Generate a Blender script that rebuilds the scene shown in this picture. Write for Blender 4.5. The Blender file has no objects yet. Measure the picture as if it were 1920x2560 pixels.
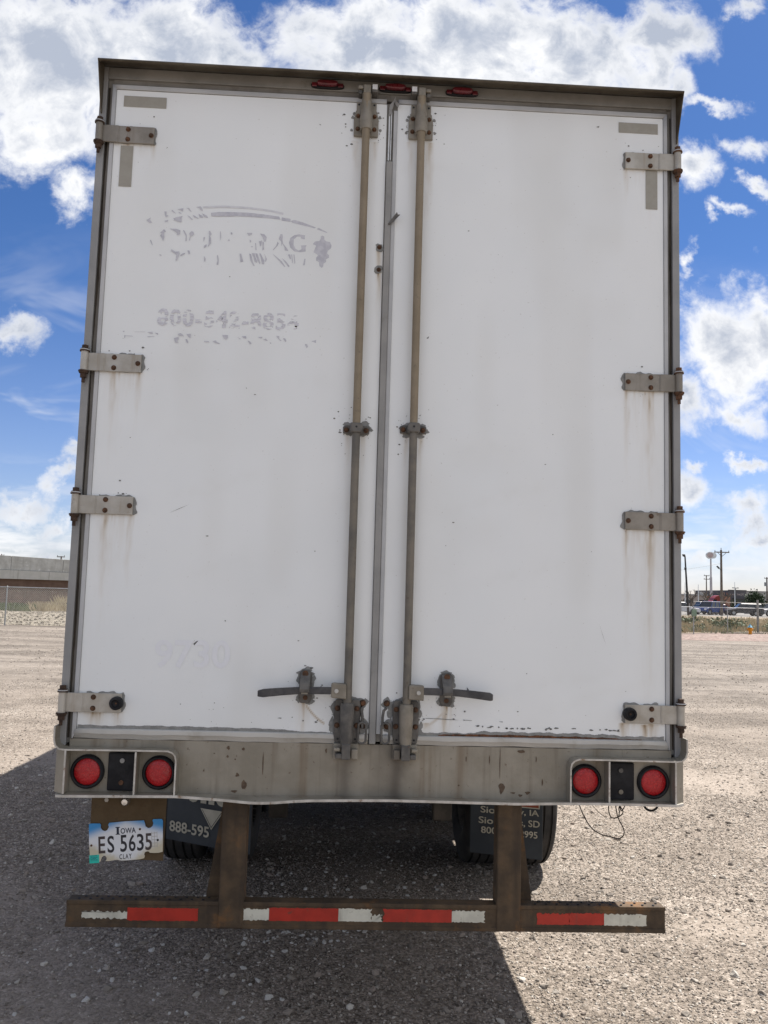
import bpy, math, random
import numpy as np
from mathutils import Vector, Matrix
random.seed(7)
scene = bpy.context.scene
COL = scene.collection
R = math.radians

# ------------------------------------------------------------------ camera
cam_d = bpy.data.cameras.new("camera")
cam = bpy.data.objects.new("camera", cam_d)
COL.objects.link(cam)
YAW, PITCH, ROLL = 0.0449, 0.0977, 0.0288
_f = Vector((math.sin(YAW) * math.cos(PITCH), math.cos(YAW) * math.cos(PITCH), math.sin(PITCH)))
_r = Vector((math.cos(YAW), -math.sin(YAW), 0))
_u = _r.cross(_f)
_r2 = _r * math.cos(ROLL) + _u * math.sin(ROLL)
_u2 = -_r * math.sin(ROLL) + _u * math.cos(ROLL)
m3 = Matrix((_r2, _u2, -_f)).transposed()
cam.matrix_world = Matrix.Translation((-0.151, -3.5353, 1.8403)) @ m3.to_4x4()
cam_d.sensor_fit = 'VERTICAL'
cam_d.sensor_height = 36.0
cam_d.sensor_width = 27.0
cam_d.lens = 29.384
cam_d.clip_start = 0.05
cam_d.clip_end = 8000
scene.camera = cam

# ------------------------------------------------------------------ light
SUN_DIR = Vector((0.51, 0.50, 1.0)).normalized()      # towards the sun
EXPOSURE = 0.94
SKY_STRENGTH = 0.078
sun_d = bpy.data.lights.new("sun", 'SUN')
sun_d.energy = 5.0
sun_d.angle = R(0.53)
sun_d.color = (1.0, 0.95, 0.88)
sun = bpy.data.objects.new("sun", sun_d)
COL.objects.link(sun)
sun.rotation_euler = (-SUN_DIR).to_track_quat('-Z', 'Y').to_euler()
sun.location = (20, 15, 40)

vs = scene.view_settings
vs.view_transform = 'Standard'
vs.look = 'None'
vs.exposure = EXPOSURE
vs.gamma = 1.0
vs.use_curve_mapping = False
scene.render.engine = 'CYCLES'
try:
    scene.cycles.use_denoising = True
    scene.cycles.max_bounces = 8
    scene.cycles.transparent_max_bounces = 8
    scene.cycles.sample_clamp_indirect = 6
except Exception:
    pass

# ------------------------------------------------------------------ node helpers
class NT:
    def __init__(self, tree):
        self.t = tree
    def n(self, typ, **kw):
        nd = self.t.nodes.new(typ)
        for k, v in kw.items():
            setattr(nd, k, v)
        return nd
    def put(self, sock, v):
        if isinstance(v, bpy.types.NodeSocket):
            self.t.links.new(v, sock)
        elif isinstance(v, (tuple, list)) and len(v) == 3 and sock.type == 'RGBA':
            sock.default_value = (*v, 1)
        else:
            sock.default_value = v
    def m(self, op, a, b=0.0, c=None, clamp=False):
        nd = self.n('ShaderNodeMath', operation=op, use_clamp=clamp)
        self.put(nd.inputs[0], a)
        self.put(nd.inputs[1], b)
        if c is not None:
            self.put(nd.inputs[2], c)
        return nd.outputs[0]
    def mapr(self, v, a, b, c=0.0, d=1.0, smooth=True):
        nd = self.n('ShaderNodeMapRange', interpolation_type='SMOOTHSTEP' if smooth else 'LINEAR')
        for s, x in zip(nd.inputs[:5], (v, a, b, c, d)):
            self.put(s, x)
        return nd.outputs[0]
    def mix(self, fac, a, b, blend='MIX'):
        nd = self.n('ShaderNodeMix', data_type='RGBA', blend_type=blend)
        self.put(nd.inputs['Factor'], fac)
        self.put(nd.inputs[6], a)
        self.put(nd.inputs[7], b)
        return nd.outputs[2]
    def noise(self, vec, scale, detail=4, rough=0.55, dist=0.0, dims='3D', out=0):
        nd = self.n('ShaderNodeTexNoise', noise_dimensions=dims)
        if vec is not None:
            self.put(nd.inputs['Vector'], vec)
        nd.inputs['Scale'].default_value = scale
        nd.inputs['Detail'].default_value = detail
        nd.inputs['Roughness'].default_value = rough
        nd.inputs['Distortion'].default_value = dist
        return nd.outputs[out]
    def scalev(self, vec, s):
        nd = self.n('ShaderNodeVectorMath', operation='MULTIPLY')
        self.put(nd.inputs[0], vec)
        nd.inputs[1].default_value = s
        return nd.outputs[0]
    def addv(self, a, b):
        nd = self.n('ShaderNodeVectorMath', operation='ADD')
        self.put(nd.inputs[0], a)
        self.put(nd.inputs[1], b)
        return nd.outputs[0]
    def comb(self, x, y, z):
        nd = self.n('ShaderNodeCombineXYZ')
        for s, v in zip(nd.inputs, (x, y, z)):
            self.put(s, v)
        return nd.outputs[0]
    def sep(self, v):
        nd = self.n('ShaderNodeSeparateXYZ')
        self.put(nd.inputs[0], v)
        return nd.outputs

# ------------------------------------------------------------------ sky with broken cumulus
BLOBS = [[-0.3848, 0.6494, 0.1579, 0.1005], [-0.4027, 0.5541, 0.0909, 0.0622], [-0.3449, 0.485, 0.0287, 0.0335], [-0.2335, 0.6799, 0.1149, 0.0814], [-0.1718, 0.641, 0.0766, 0.0574], [-0.0025, 0.6888, 0.1244, 0.0861], [0.1404, 0.6976, 0.1579, 0.0814], [0.2801, 0.7008, 0.1244, 0.0814], [0.3794, 0.6685, 0.0431, 0.0622], [0.4632, 0.6397, 0.0383, 0.0105], [0.4913, 0.7776, 0.0287, 0.0144], [0.4414, 0.5532, 0.0359, 0.0359], [0.5045, 0.5835, 0.0287, 0.0215], [0.4771, 0.4911, 0.0287, 0.0105], [0.4537, 0.4793, 0.0105, 0.0144], [0.4156, 0.4354, 0.012, 0.0191], [0.5142, 0.5303, 0.0144, 0.012], [0.4495, 0.3178, 0.0526, 0.0718], [0.506, 0.3357, 0.0574, 0.0814], [0.4184, 0.2402, 0.0335, 0.0383], [0.4789, 0.2224, 0.0431, 0.0239], [0.4319, 0.1605, 0.0168, 0.0067], [0.4882, 0.16, 0.0201, 0.0077], [0.4226, 0.128, 0.0335, 0.0263], [0.4976, 0.1132, 0.0335, 0.0215], [0.5072, 0.0839, 0.0383, 0.0144], [0.447, 0.0673, 0.0287, 0.0115], [-0.3986, 0.3209, 0.0359, 0.023], [-0.4148, 0.3152, 0.0287, 0.0168], [-0.3372, 0.1427, 0.0287, 0.0144], [-0.3499, 0.1231, 0.0239, 0.0134], [-0.395, 0.1025, 0.0311, 0.0168], [-0.3378, 0.0806, 0.0287, 0.0168], [-0.3827, 0.0602, 0.0239, 0.0096], [-0.3492, 0.0425, 0.0287, 0.012], [-0.3287, 0.1575, 0.0191, 0.0096], [0.3796, 0.7289, 0.0718, 0.0574], [0.4108, 0.654, 0.0287, 0.0431], [0.4748, 0.3035, 0.0574, 0.0909], [0.5118, 0.3773, 0.0335, 0.0431]]
world = bpy.data.worlds.new("World")
scene.world = world
world.use_nodes = True
wt = world.node_tree
wt.nodes.clear()
N = NT(wt)
out = N.n('ShaderNodeOutputWorld')
bg = N.n('ShaderNodeBackground')
bg.inputs['Strength'].default_value = SKY_STRENGTH
wt.links.new(bg.outputs[0], out.inputs[0])
sky = N.n('ShaderNodeTexSky', sky_type='NISHITA')
sky.sun_disc = False
sky.sun_elevation = math.asin(SUN_DIR.z)
sky.sun_rotation = math.atan2(SUN_DIR.x, SUN_DIR.y)
sky.altitude = 400
sky.air_density = 1.0
sky.dust_density = 0.35
sky.ozone_density = 2.2
tc = N.n('ShaderNodeTexCoord')
D = tc.outputs['Generated']
dx, dy, dz = N.sep(D)
ya = N.m('MAXIMUM', N.m('ABSOLUTE', dy), 0.1)
U0 = N.m('DIVIDE', dx, ya)
V0 = N.m('DIVIDE', dz, ya)
uv0 = N.comb(U0, V0, 0.0)
wn = N.n('ShaderNodeTexNoise')
N.put(wn.inputs['Vector'], uv0)
wn.inputs['Scale'].default_value = 7.5
wn.inputs['Detail'].default_value = 7
wn.inputs['Roughness'].default_value = 0.62
wx, wy, wz = N.sep(wn.outputs['Color'])
U = N.m('ADD', U0, N.m('MULTIPLY', N.m('SUBTRACT', wx, 0.5), 0.15))
V = N.m('ADD', V0, N.m('MULTIPLY', N.m('SUBTRACT', wy, 0.5), 0.15))
UV = N.comb(U, V, 0.0)
dens = None
for (bu, bv, ba, bb) in BLOBS:
    ma = N.n('ShaderNodeVectorMath', operation='MULTIPLY_ADD')
    N.put(ma.inputs[0], UV)
    ma.inputs[1].default_value = (1.0 / ba, 1.0 / bb, 0.0)
    ma.inputs[2].default_value = (-bu / ba, -bv / bb, 0.0)
    ln = N.n('ShaderNodeVectorMath', operation='LENGTH')
    N.put(ln.inputs[0], ma.outputs[0])
    k = min(1.0, 0.35 + 7.0 * min(ba, bb))
    v = N.m('MULTIPLY_ADD', ln.outputs['Value'], -k, k)
    dens = v if dens is None else N.m('SMOOTH_MAX', dens, v, 0.12)
fine = N.noise(uv0, 17.0, 7, 0.6, 0.4)
fine2 = N.noise(N.addv(uv0, (0.022, 0.03, 0.0)), 17.0, 3, 0.6, 0.4)
big = N.noise(uv0, 3.0, 3, 0.5, 0.3)
wisp = N.noise(uv0, 46.0, 5, 0.62, 0.8)
den = N.m('ADD', dens, N.m('ADD', N.m('MULTIPLY', N.m('SUBTRACT', fine, 0.5), 1.15), N.m('MULTIPLY', N.m('SUBTRACT', wisp, 0.5), 0.45)))
# broken cloud continues over the unseen sky, its cover thickened to neutralise the fill light
pz = N.m('ADD', N.m('MAXIMUM', dz, 0.0), 0.16)
pl = N.comb(N.m('DIVIDE', dx, pz), N.m('DIVIDE', dy, pz), 0.3)
gen = N.m('MULTIPLY', N.m('SUBTRACT', N.noise(pl, 1.15, 5, 0.56), 0.43), 3.2)
outu = N.mapr(N.m('ADD', N.m('ABSOLUTE', U0), N.m('MULTIPLY', N.m('SUBTRACT', wx, 0.5), 0.5)), 0.56, 1.7)
outv = N.mapr(N.m('ADD', V0, N.m('MULTIPLY', N.m('SUBTRACT', wy, 0.5), 0.3)), 0.8, 1.5)
outb = N.mapr(dy, 0.05, -0.15)
om = N.m('MAXIMUM', N.m('MAXIMUM', outu, outv), outb, clamp=True)
gen = N.m('SUBTRACT', gen, N.m('MULTIPLY', N.m('SUBTRACT', 1.0, om), 1.25))
den = N.m('MAXIMUM', den, gen)
alpha = N.mapr(den, -0.14, 0.46)
# thin low stratus towards the horizon and a faint veil
lowv = N.comb(N.m('MULTIPLY', U0, 0.9), N.m('MULTIPLY', V0, 4.5), 3.3)
low = N.m('MULTIPLY', N.mapr(N.noise(lowv, 7.0, 5, 0.58), 0.47, 0.66), N.mapr(V0, 0.17, 0.03))
veil = N.m('MULTIPLY', N.mapr(N.noise(N.comb(U0, N.m('MULTIPLY', V0, 2.2), 1.7), 5.0, 4, 0.6, 0.8), 0.5, 0.72), N.mapr(V0, 0.46, 0.16))
alpha = N.m('MAXIMUM', alpha, N.m('MULTIPLY', low, 0.9))
alpha = N.m('MAXIMUM', alpha, N.m('MULTIPLY', veil, 0.6))
above = N.mapr(dz, -0.02, 0.01)
alpha = N.m('MULTIPLY', alpha, above, clamp=True)
relief = N.m('MULTIPLY', N.m('SUBTRACT', fine, fine2), 1.3)
thick = N.m('ADD', N.m('ADD', N.m('MULTIPLY', N.mapr(den, 0.14, 1.0), 1.05), N.m('MULTIPLY', N.m('SUBTRACT', big, 0.48), 2.1)), N.m('MULTIPLY', relief, 0.55))
thick = N.m('MULTIPLY', thick, 1.0, clamp=True)
CW = (6.9, 6.95, 7.05)
CG = (3.25, 3.6, 4.35)
ccol = N.mix(thick, CW, CG)
tint = N.mix(N.mapr(dz, 0.02, 0.42), (0.66, 0.655, 0.82), (0.315, 0.475, 0.71))
scol = N.mix(1.0, sky.outputs[0], tint, 'MULTIPLY')
fin = N.mix(alpha, scol, ccol)
wt.links.new(fin, bg.inputs['Color'])

# ------------------------------------------------------------------ mesh helpers
class MB:
    def __init__(self):
        self.v = []
        self.f = []
    def add(self, vs, fs):
        o = len(self.v)
        self.v += [tuple(p) for p in vs]
        self.f += [tuple(i + o for i in f) for f in fs]
        return self
    def box(self, x0, x1, y0, y1, z0, z1):
        return self.add([(x0, y0, z0), (x1, y0, z0), (x1, y1, z0), (x0, y1, z0), (x0, y0, z1), (x1, y0, z1), (x1, y1, z1), (x0, y1, z1)],
                        [(0, 3, 2, 1), (4, 5, 6, 7), (0, 1, 5, 4), (1, 2, 6, 5), (2, 3, 7, 6), (3, 0, 4, 7)])
    def hexa(self, p):
        return self.add(p, [(0, 3, 2, 1), (4, 5, 6, 7), (0, 1, 5, 4), (1, 2, 6, 5), (2, 3, 7, 6), (3, 0, 4, 7)])
    def cyl(self, p0, p1, r0, r1=None, n=12, rot=0.0):
        r1 = r0 if r1 is None else r1
        p0, p1 = Vector(p0), Vector(p1)
        a = (p1 - p0).normalized()
        s = Vector((0, 0, 1)) if abs(a.z) < 0.9 else Vector((0, 1, 0))
        e1 = a.cross(s).normalized()
        e2 = a.cross(e1)
        vs = []
        for p, r in ((p0, r0), (p1, r1)):
            for i in range(n):
                t = 2 * math.pi * i / n + rot
                vs.append(p + e1 * (r * math.cos(t)) + e2 * (r * math.sin(t)))
        fs = [(i, (i + 1) % n, n + (i + 1) % n, n + i) for i in range(n)]
        fs += [tuple(range(n))[::-1], tuple(range(n, 2 * n))]
        return self.add(vs, fs)
    def prism_xz(self, poly, y0, y1):
        n = len(poly)
        vs = [(x, y0, z) for x, z in poly] + [(x, y1, z) for x, z in poly]
        fs = [tuple(range(n)), tuple(range(n, 2 * n))[::-1]] + [(i, n + i, n + (i + 1) % n, (i + 1) % n) for i in range(n)]
        return self.add(vs, fs)
    def prism_yz(self, poly, x0, x1):
        n = len(poly)
        vs = [(x0, y, z) for y, z in poly] + [(x1, y, z) for y, z in poly]
        fs = [tuple(range(n)), tuple(range(n, 2 * n))[::-1]] + [(i, n + i, n + (i + 1) % n, (i + 1) % n) for i in range(n)]
        return self.add(vs, fs)
    def ribbon_xz(self, pts, t, y0, y1):
        pts = [Vector(p) for p in pts]
        L, Rr = [], []
        for i, p in enumerate(pts):
            a = pts[max(i - 1, 0)]
            b = pts[min(i + 1, len(pts) - 1)]
            d = (b - a).normalized()
            nn = Vector((-d.y, d.x)) * (t / 2)
            L.append(p + nn)
            Rr.append(p - nn)
        n = len(pts)
        vs = []
        for y in (y0, y1):
            vs += [(p.x, y, p.y) for p in L] + [(p.x, y, p.y) for p in Rr]
        fs = []
        for i in range(n - 1):
            fs += [(i, i + 1, n + i + 1, n + i), (2 * n + i, 3 * n + i, 3 * n + i + 1, 2 * n + i + 1),
                   (i, 2 * n + i, 2 * n + i + 1, i + 1), (n + i, n + i + 1, 3 * n + i + 1, 3 * n + i)]
        fs += [(0, n, 3 * n, 2 * n), (n - 1, 3 * n - 1, 4 * n - 1, 2 * n - 1)]
        return self.add(vs, fs)
    def tube(self, pts, r, n=6, closed=False, r1=None):
        pts = [Vector(p) for p in pts]
        m = len(pts)
        vs = []
        for i, p in enumerate(pts):
            a = pts[(i - 1) % m] if (closed or i > 0) else p
            b = pts[(i + 1) % m] if (closed or i < m - 1) else p
            d = (b - a).normalized()
            s = Vector((0, 1, 0)) if abs(d.y) < 0.9 else Vector((1, 0, 0))
            e1 = d.cross(s).normalized()
            e2 = d.cross(e1)
            rr = r if r1 is None else r + (r1 - r) * i / (m - 1)
            for k in range(n):
                t = 2 * math.pi * k / n
                vs.append(p + e1 * (rr * math.cos(t)) + e2 * (rr * math.sin(t)))
        fs = []
        for i in range(m if closed else m - 1):
            j = (i + 1) % m
            for k in range(n):
                l = (k + 1) % n
                fs.append((i * n + k, i * n + l, j * n + l, j * n + k))
        if not closed:
            fs += [tuple(range(n))[::-1], tuple(range((m - 1) * n, m * n))]
        return self.add(vs, fs)
    def lathe(self, prof, c, axis='x', n=32, closed=False):
        m = len(prof)
        vs = []
        for i in range(n):
            t = 2 * math.pi * i / n
            for r, h in prof:
                if axis == 'x':
                    vs.append((c[0] + h, c[1] + r * math.cos(t), c[2] + r * math.sin(t)))
                elif axis == 'y':
                    vs.append((c[0] + r * math.cos(t), c[1] + h, c[2] + r * math.sin(t)))
                else:
                    vs.append((c[0] + r * math.cos(t), c[1] + r * math.sin(t), c[2] + h))
        fs = []
        for i in range(n):
            j = (i + 1) % n
            for k in range(m if closed else m - 1):
                l = (k + 1) % m
                fs.append((i * m + k, i * m + l, j * m + l, j * m + k))
        return self.add(vs, fs)
    def build(self, name, mat, parent=None, smooth=0, bevel=0.0, seg=2):
        me = bpy.data.meshes.new(name)
        me.from_pydata(self.v, [], self.f)
        me.validate()
        me.update()
        if mat is not None:
            me.materials.append(mat)
        if smooth:
            me.shade_smooth()
            me.set_sharp_from_angle(angle=R(smooth))
        o = bpy.data.objects.new(name, me)
        COL.objects.link(o)
        if parent is not None:
            o.parent = parent
        if bevel:
            md = o.modifiers.new("bevel", 'BEVEL')
            md.width = bevel
            md.segments = seg
            md.limit_method = 'ANGLE'
            md.angle_limit = R(40)
        return o

def fix_normals(o):
    import bmesh
    bm = bmesh.new()
    bm.from_mesh(o.data)
    bmesh.ops.recalc_face_normals(bm, faces=bm.faces)
    bm.to_mesh(o.data)
    bm.free()

def tag(o, label=None, cat=None, group=None, kind=None):
    if label:
        o['label'] = label
    if cat:
        o['category'] = cat
    if group:
        o['group'] = group
    if kind:
        o['kind'] = kind
    return o

def empty(name, loc=(0, 0, 0), rz=0.0, label=None, cat=None, group=None):
    o = bpy.data.objects.new(name, None)
    COL.objects.link(o)
    o.location = loc
    o.rotation_euler = (0, 0, rz)
    o.empty_display_size = 0.2
    return tag(o, label, cat, group)

def copy_part(o, parent, dx=0.0, dy=0.0, dz=0.0):
    c = o.copy()
    COL.objects.link(c)
    c.parent = parent
    c.location = (o.location.x + dx, o.location.y + dy, o.location.z + dz)
    return c

def copy_tree(o, parent=None):
    c = o.copy()
    COL.objects.link(c)
    c.parent = parent
    for ch in list(o.children):
        copy_tree(ch, c)
    return c

def text_mesh(name, body, mat, origin, right, up, w=None, h=None, bold=0.0, parent=None, depth=0.0004, shear=0.0, spacing=1.0):
    """flat lettering fitted to w x h metres, laid with its centre at origin"""
    cu = bpy.data.curves.new(name, 'FONT')
    cu.body = body
    cu.size = 1.0
    cu.offset = bold
    cu.shear = shear
    cu.resolution_u = 4
    cu.space_character = spacing
    o = bpy.data.objects.new(name, cu)
    COL.objects.link(o)
    bpy.context.view_layer.update()
    dg = bpy.context.evaluated_depsgraph_get()
    me = bpy.data.meshes.new_from_object(o.evaluated_get(dg))
    bpy.data.objects.remove(o)
    n = len(me.vertices)
    co = np.zeros(n * 3)
    me.vertices.foreach_get('co', co)
    co = co.reshape(-1, 3)
    mn, mx = co.min(0), co.max(0)
    sz = mx - mn
    sx = w / sz[0] if w else h / sz[1]
    sy = h / sz[1] if h else sx
    c = (co - (mn + mx) / 2) * np.array([sx, sy, 0])
    rt, up_ = Vector(right).normalized(), Vector(up).normalized()
    P = np.array(origin) + c[:, :1] * np.array(rt) + c[:, 1:2] * np.array(up_)
    me.vertices.foreach_set('co', P.ravel())
    me.update()
    me.name = name
    me.materials.clear()
    me.materials.append(mat)
    ob = bpy.data.objects.new(name, me)
    COL.objects.link(ob)
    ob.parent = parent
    return ob

# ------------------------------------------------------------------ materials
def new_mat(name):
    m = bpy.data.materials.new(name)
    m.use_nodes = True
    t = m.node_tree
    b = t.nodes['Principled BSDF']
    return m, NT(t), b

def worn(name, c1, c2, scale=6.0, rough=0.6, metal=0.0, c3=None, s3=25.0, t3=(0.58, 0.7), streak=None, bump=0.15, bscale=120.0, spec=0.4, rvar=0.12, detail=6):
    """two-tone weathered surface, third tone in patches (rust, dirt), optional vertical streaks"""
    m, n, b = new_mat(name)
    co = n.n('ShaderNodeTexCoord').outputs['Object']
    f = n.mapr(n.noise(co, scale, detail, 0.6), 0.35, 0.65)
    col = n.mix(f, c1, c2)
    if streak is not None:
        sv = n.scalev(co, (1.0, 1.0, 0.06))
        sf = n.mapr(n.noise(sv, streak[1], 5, 0.6), streak[2], streak[3])
        col = n.mix(n.m('MULTIPLY', sf, streak[4]), col, streak[0])
    if c3 is not None:
        f3 = n.mapr(n.noise(co, s3, 7, 0.65), *t3)
        col = n.mix(f3, col, c3)
    n.put(b.inputs['Base Color'], col)
    rr = n.m('ADD', n.m('MULTIPLY', n.noise(co, scale * 3, 3), rvar * 2), rough - rvar)
    n.put(b.inputs['Roughness'], rr)
    b.inputs['Metallic'].default_value = metal
    b.inputs['Specular IOR Level'].default_value = spec
    if bump:
        bp = n.n('ShaderNodeBump')
        bp.inputs['Strength'].default_value = bump
        bp.inputs['Distance'].default_value = 0.004
        n.put(bp.inputs['Height'], n.noise(co, bscale, 4, 0.6))
        n.put(b.inputs['Normal'], bp.outputs[0])
    return m

def plain(name, c, rough=0.5, metal=0.0, spec=0.5, var=0.12, scale=8.0):
    d = tuple(max(0.0, x * (1 - var)) for x in c)
    l = tuple(min(1.0, x * (1 + var)) for x in c)
    return worn(name, d, l, scale, rough, metal, bump=0.0, spec=spec)

M = {}
M['hardware'] = worn('galvanised_hardware', (0.20, 0.18, 0.145), (0.27, 0.245, 0.205), 14, 0.55, 0.25, (0.13, 0.10, 0.075), 30, (0.6, 0.72), bump=0.12)
M['hardware_dark'] = worn('grimy_cast_steel', (0.085, 0.082, 0.078), (0.15, 0.142, 0.13), 22, 0.6, 0.2, (0.12, 0.07, 0.045), 35, (0.6, 0.72), bump=0.2)
M['rod'] = worn('lock_rod_steel', (0.225, 0.182, 0.125), (0.265, 0.218, 0.155), 9, 0.6, 0.2, (0.14, 0.11, 0.085), 40, (0.6, 0.75), bump=0.1)
M['rod_low'] = worn('lock_rod_steel_grimy', (0.125, 0.118, 0.105), (0.19, 0.17, 0.14), 9, 0.6, 0.2, (0.11, 0.085, 0.06), 40, (0.6, 0.75), bump=0.1)
M['hinge'] = worn('aluminium_hinge', (0.36, 0.335, 0.29), (0.46, 0.44, 0.40), 10, 0.45, 0.3, (0.24, 0.17, 0.11), 18, (0.62, 0.78), streak=((0.22, 0.15, 0.09), 30, 0.55, 0.75, 0.45), bump=0.06)
M['hinge_high'] = worn('aluminium_hinge_dirty', (0.22, 0.20, 0.17), (0.30, 0.275, 0.24), 10, 0.5, 0.3, (0.16, 0.12, 0.085), 18, (0.6, 0.76), streak=((0.15, 0.11, 0.075), 30, 0.5, 0.75, 0.4), bump=0.06)
M['rust'] = worn('rusty_bolt', (0.060, 0.035, 0.022), (0.13, 0.062, 0.032), 60, 0.85, 0.0, bump=0.4, bscale=300)
M['rust_dark'] = worn('dark_rust', (0.035, 0.022, 0.016), (0.075, 0.045, 0.030), 40, 0.85, 0.0, bump=0.4, bscale=300)
M['post'] = worn('rear_frame_paint', (0.245, 0.247, 0.247), (0.30, 0.30, 0.298), 4, 0.55, 0.1, (0.17, 0.15, 0.125), 12, (0.66, 0.8), streak=((0.18, 0.165, 0.145), 14, 0.55, 0.8, 0.4), bump=0.08)
M['gap'] = worn('dirty_door_gap', (0.17, 0.16, 0.145), (0.235, 0.225, 0.205), 3, 0.8, 0.0, (0.12, 0.105, 0.09), 9, (0.58, 0.75), streak=((0.12, 0.105, 0.09), 10, 0.5, 0.75, 0.6), bump=0.1)
M['dirt_line'] = worn('caked_dirt', (0.030, 0.024, 0.018), (0.07, 0.058, 0.045), 5, 0.95, bump=0.2)
M['seal'] = worn('door_seal_rubber', (0.40, 0.41, 0.42), (0.48, 0.49, 0.50), 4, 0.6, 0.0, (0.30, 0.29, 0.27), 10, (0.6, 0.8), bump=0.04)
M['seal_grey'] = worn('door_seal_grey', (0.24, 0.24, 0.235), (0.31, 0.305, 0.295), 4, 0.6, 0.0, (0.18, 0.17, 0.155), 12, (0.62, 0.8), bump=0.05)
M['seal_bottom'] = worn('bottom_seal_vinyl', (0.45, 0.44, 0.41), (0.53, 0.52, 0.49), 3, 0.55, 0.0, (0.36, 0.33, 0.28), 5, (0.52, 0.72), bump=0.04)
M['header'] = worn('header_steel', (0.20, 0.196, 0.185), (0.265, 0.258, 0.243), 5, 0.6, 0.1, (0.15, 0.13, 0.10), 14, (0.6, 0.78), bump=0.06)
M['visor'] = worn('visor_steel', (0.060, 0.047, 0.031), (0.115, 0.098, 0.072), 7, 0.6, 0.15, (0.05, 0.036, 0.022), 20, (0.55, 0.7), bump=0.1)
def sill_mat():
    m, n, b = new_mat('rear_sill_steel')
    co = n.n('ShaderNodeTexCoord').outputs['Object']
    x, y, z = n.sep(co)
    col = n.mix(n.mapr(n.noise(co, 5, 6, 0.6), 0.35, 0.65), (0.245, 0.222, 0.178), (0.315, 0.288, 0.238))
    sv = n.scalev(co, (1.0, 1.0, 0.05))
    col = n.mix(n.m('MULTIPLY', n.mapr(n.noise(sv, 18, 5, 0.65), 0.5, 0.78), 0.75), col, (0.135, 0.108, 0.078))
    col = n.mix(n.m('MULTIPLY', n.mapr(n.noise(sv, 9, 4, 0.6), 0.56, 0.72), 0.5), col, (0.20, 0.15, 0.10))
    # water marks that run down below the two lock cams
    wob = n.m('MULTIPLY', n.m('SUBTRACT', n.noise(co, 12, 3), 0.5), 0.05)
    for cx, w, k in ((-0.122, 0.030, 0.55), (0.090, 0.034, 0.7), (0.03, 0.05, 0.25)):
        d = n.m('DIVIDE', n.m('SUBTRACT', n.m('ADD', x, wob), cx), w)
        g = n.m('EXPONENT', n.m('MULTIPLY', n.m('MULTIPLY', d, d), -1.0))
        col = n.mix(n.m('MULTIPLY', g, k), col, (0.085, 0.072, 0.060))
    col = n.mix(n.mapr(n.noise(co, 8, 7, 0.68), 0.66, 0.76), col, (0.115, 0.078, 0.050))
    col = n.mix(n.m('MULTIPLY', n.mapr(n.noise(co, 45, 4, 0.6), 0.64, 0.72), 0.7), col, (0.14, 0.10, 0.07))
    n.put(b.inputs['Base Color'], col)
    n.put(b.inputs['Roughness'], n.m('ADD', 0.45, n.m('MULTIPLY', n.noise(co, 12, 3), 0.25)))
    b.inputs['Metallic'].default_value = 0.15
    b.inputs['Specular IOR Level'].default_value = 0.4
    bp = n.n('ShaderNodeBump')
    bp.inputs['Strength'].default_value = 0.25
    bp.inputs['Distance'].default_value = 0.012
    n.put(bp.inputs['Height'], n.m('ADD', n.noise(co, 5, 2), n.m('MULTIPLY', n.noise(co, 60, 4), 0.2)))
    n.put(b.inputs['Normal'], bp.outputs[0])
    return m
M['sill'] = sill_mat()
M['rim'] = worn('skylit_edge_steel', (0.42, 0.395, 0.35), (0.60, 0.575, 0.53), 16, 0.45, 0.1, (0.22, 0.14, 0.085), 22, (0.58, 0.70), bump=0.1)  # skylight on the folded edges put into a paler tone, with rust patches
M['bumper'] = worn('rusty_bumper_steel', (0.056, 0.040, 0.026), (0.110, 0.074, 0.043), 9, 0.8, 0.1, (0.175, 0.088, 0.034), 6, (0.54, 0.70), streak=((0.042, 0.031, 0.023), 14, 0.45, 0.72, 0.75), bump=0.35, bscale=90)
M['bracket_brown'] = worn('brown_plate_bracket', (0.085, 0.055, 0.026), (0.115, 0.078, 0.040), 9, 0.8, 0.0, (0.06, 0.042, 0.025), 20, (0.58, 0.75), bump=0.15)
M['black'] = worn('black_rubber', (0.008, 0.008, 0.010), (0.022, 0.022, 0.025), 12, 0.6, 0.0, bump=0.1, spec=0.25)
M['black_grip'] = worn('worn_black_steel', (0.045, 0.045, 0.05), (0.085, 0.083, 0.085), 16, 0.5, 0.2, bump=0.08)
M['tyre'] = worn('tyre_rubber', (0.026, 0.026, 0.026), (0.05, 0.047, 0.044), 8, 0.8, 0.0, (0.07, 0.062, 0.052), 14, (0.62, 0.8), bump=0.2)
M['flap'] = worn('mud_flap_rubber', (0.022, 0.028, 0.034), (0.036, 0.043, 0.050), 5, 0.6, 0.0, (0.06, 0.058, 0.054), 8, (0.6, 0.8), bump=0.05)
M['flap_print'] = worn('mud_flap_print', (0.36, 0.34, 0.27), (0.46, 0.43, 0.35), 12, 0.7, bump=0.0)
M['flap_red'] = worn('mud_flap_red', (0.20, 0.045, 0.02), (0.26, 0.06, 0.03), 12, 0.7, bump=0.0)
M['chip'] = worn('bare_primer', (0.20, 0.205, 0.20), (0.27, 0.27, 0.262), 40, 0.7, 0.0, (0.14, 0.12, 0.10), 60, (0.62, 0.75), bump=0.05)
M['chip_dark'] = worn('paint_pit', (0.10, 0.10, 0.097), (0.20, 0.197, 0.187), 60, 0.8, bump=0.0)
M['rust_line'] = worn('rusted_edge', (0.055, 0.034, 0.024), (0.16, 0.068, 0.032), 55, 0.9, bump=0.5, bscale=200)
M['rust_spot'] = worn('rust_stain', (0.085, 0.058, 0.040), (0.14, 0.098, 0.066), 60, 0.85, bump=0.1)
M['sticker'] = worn('faded_conspicuity_tape', (0.30, 0.285, 0.245), (0.33, 0.315, 0.275), 20, 0.5, bump=0.0)
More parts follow.
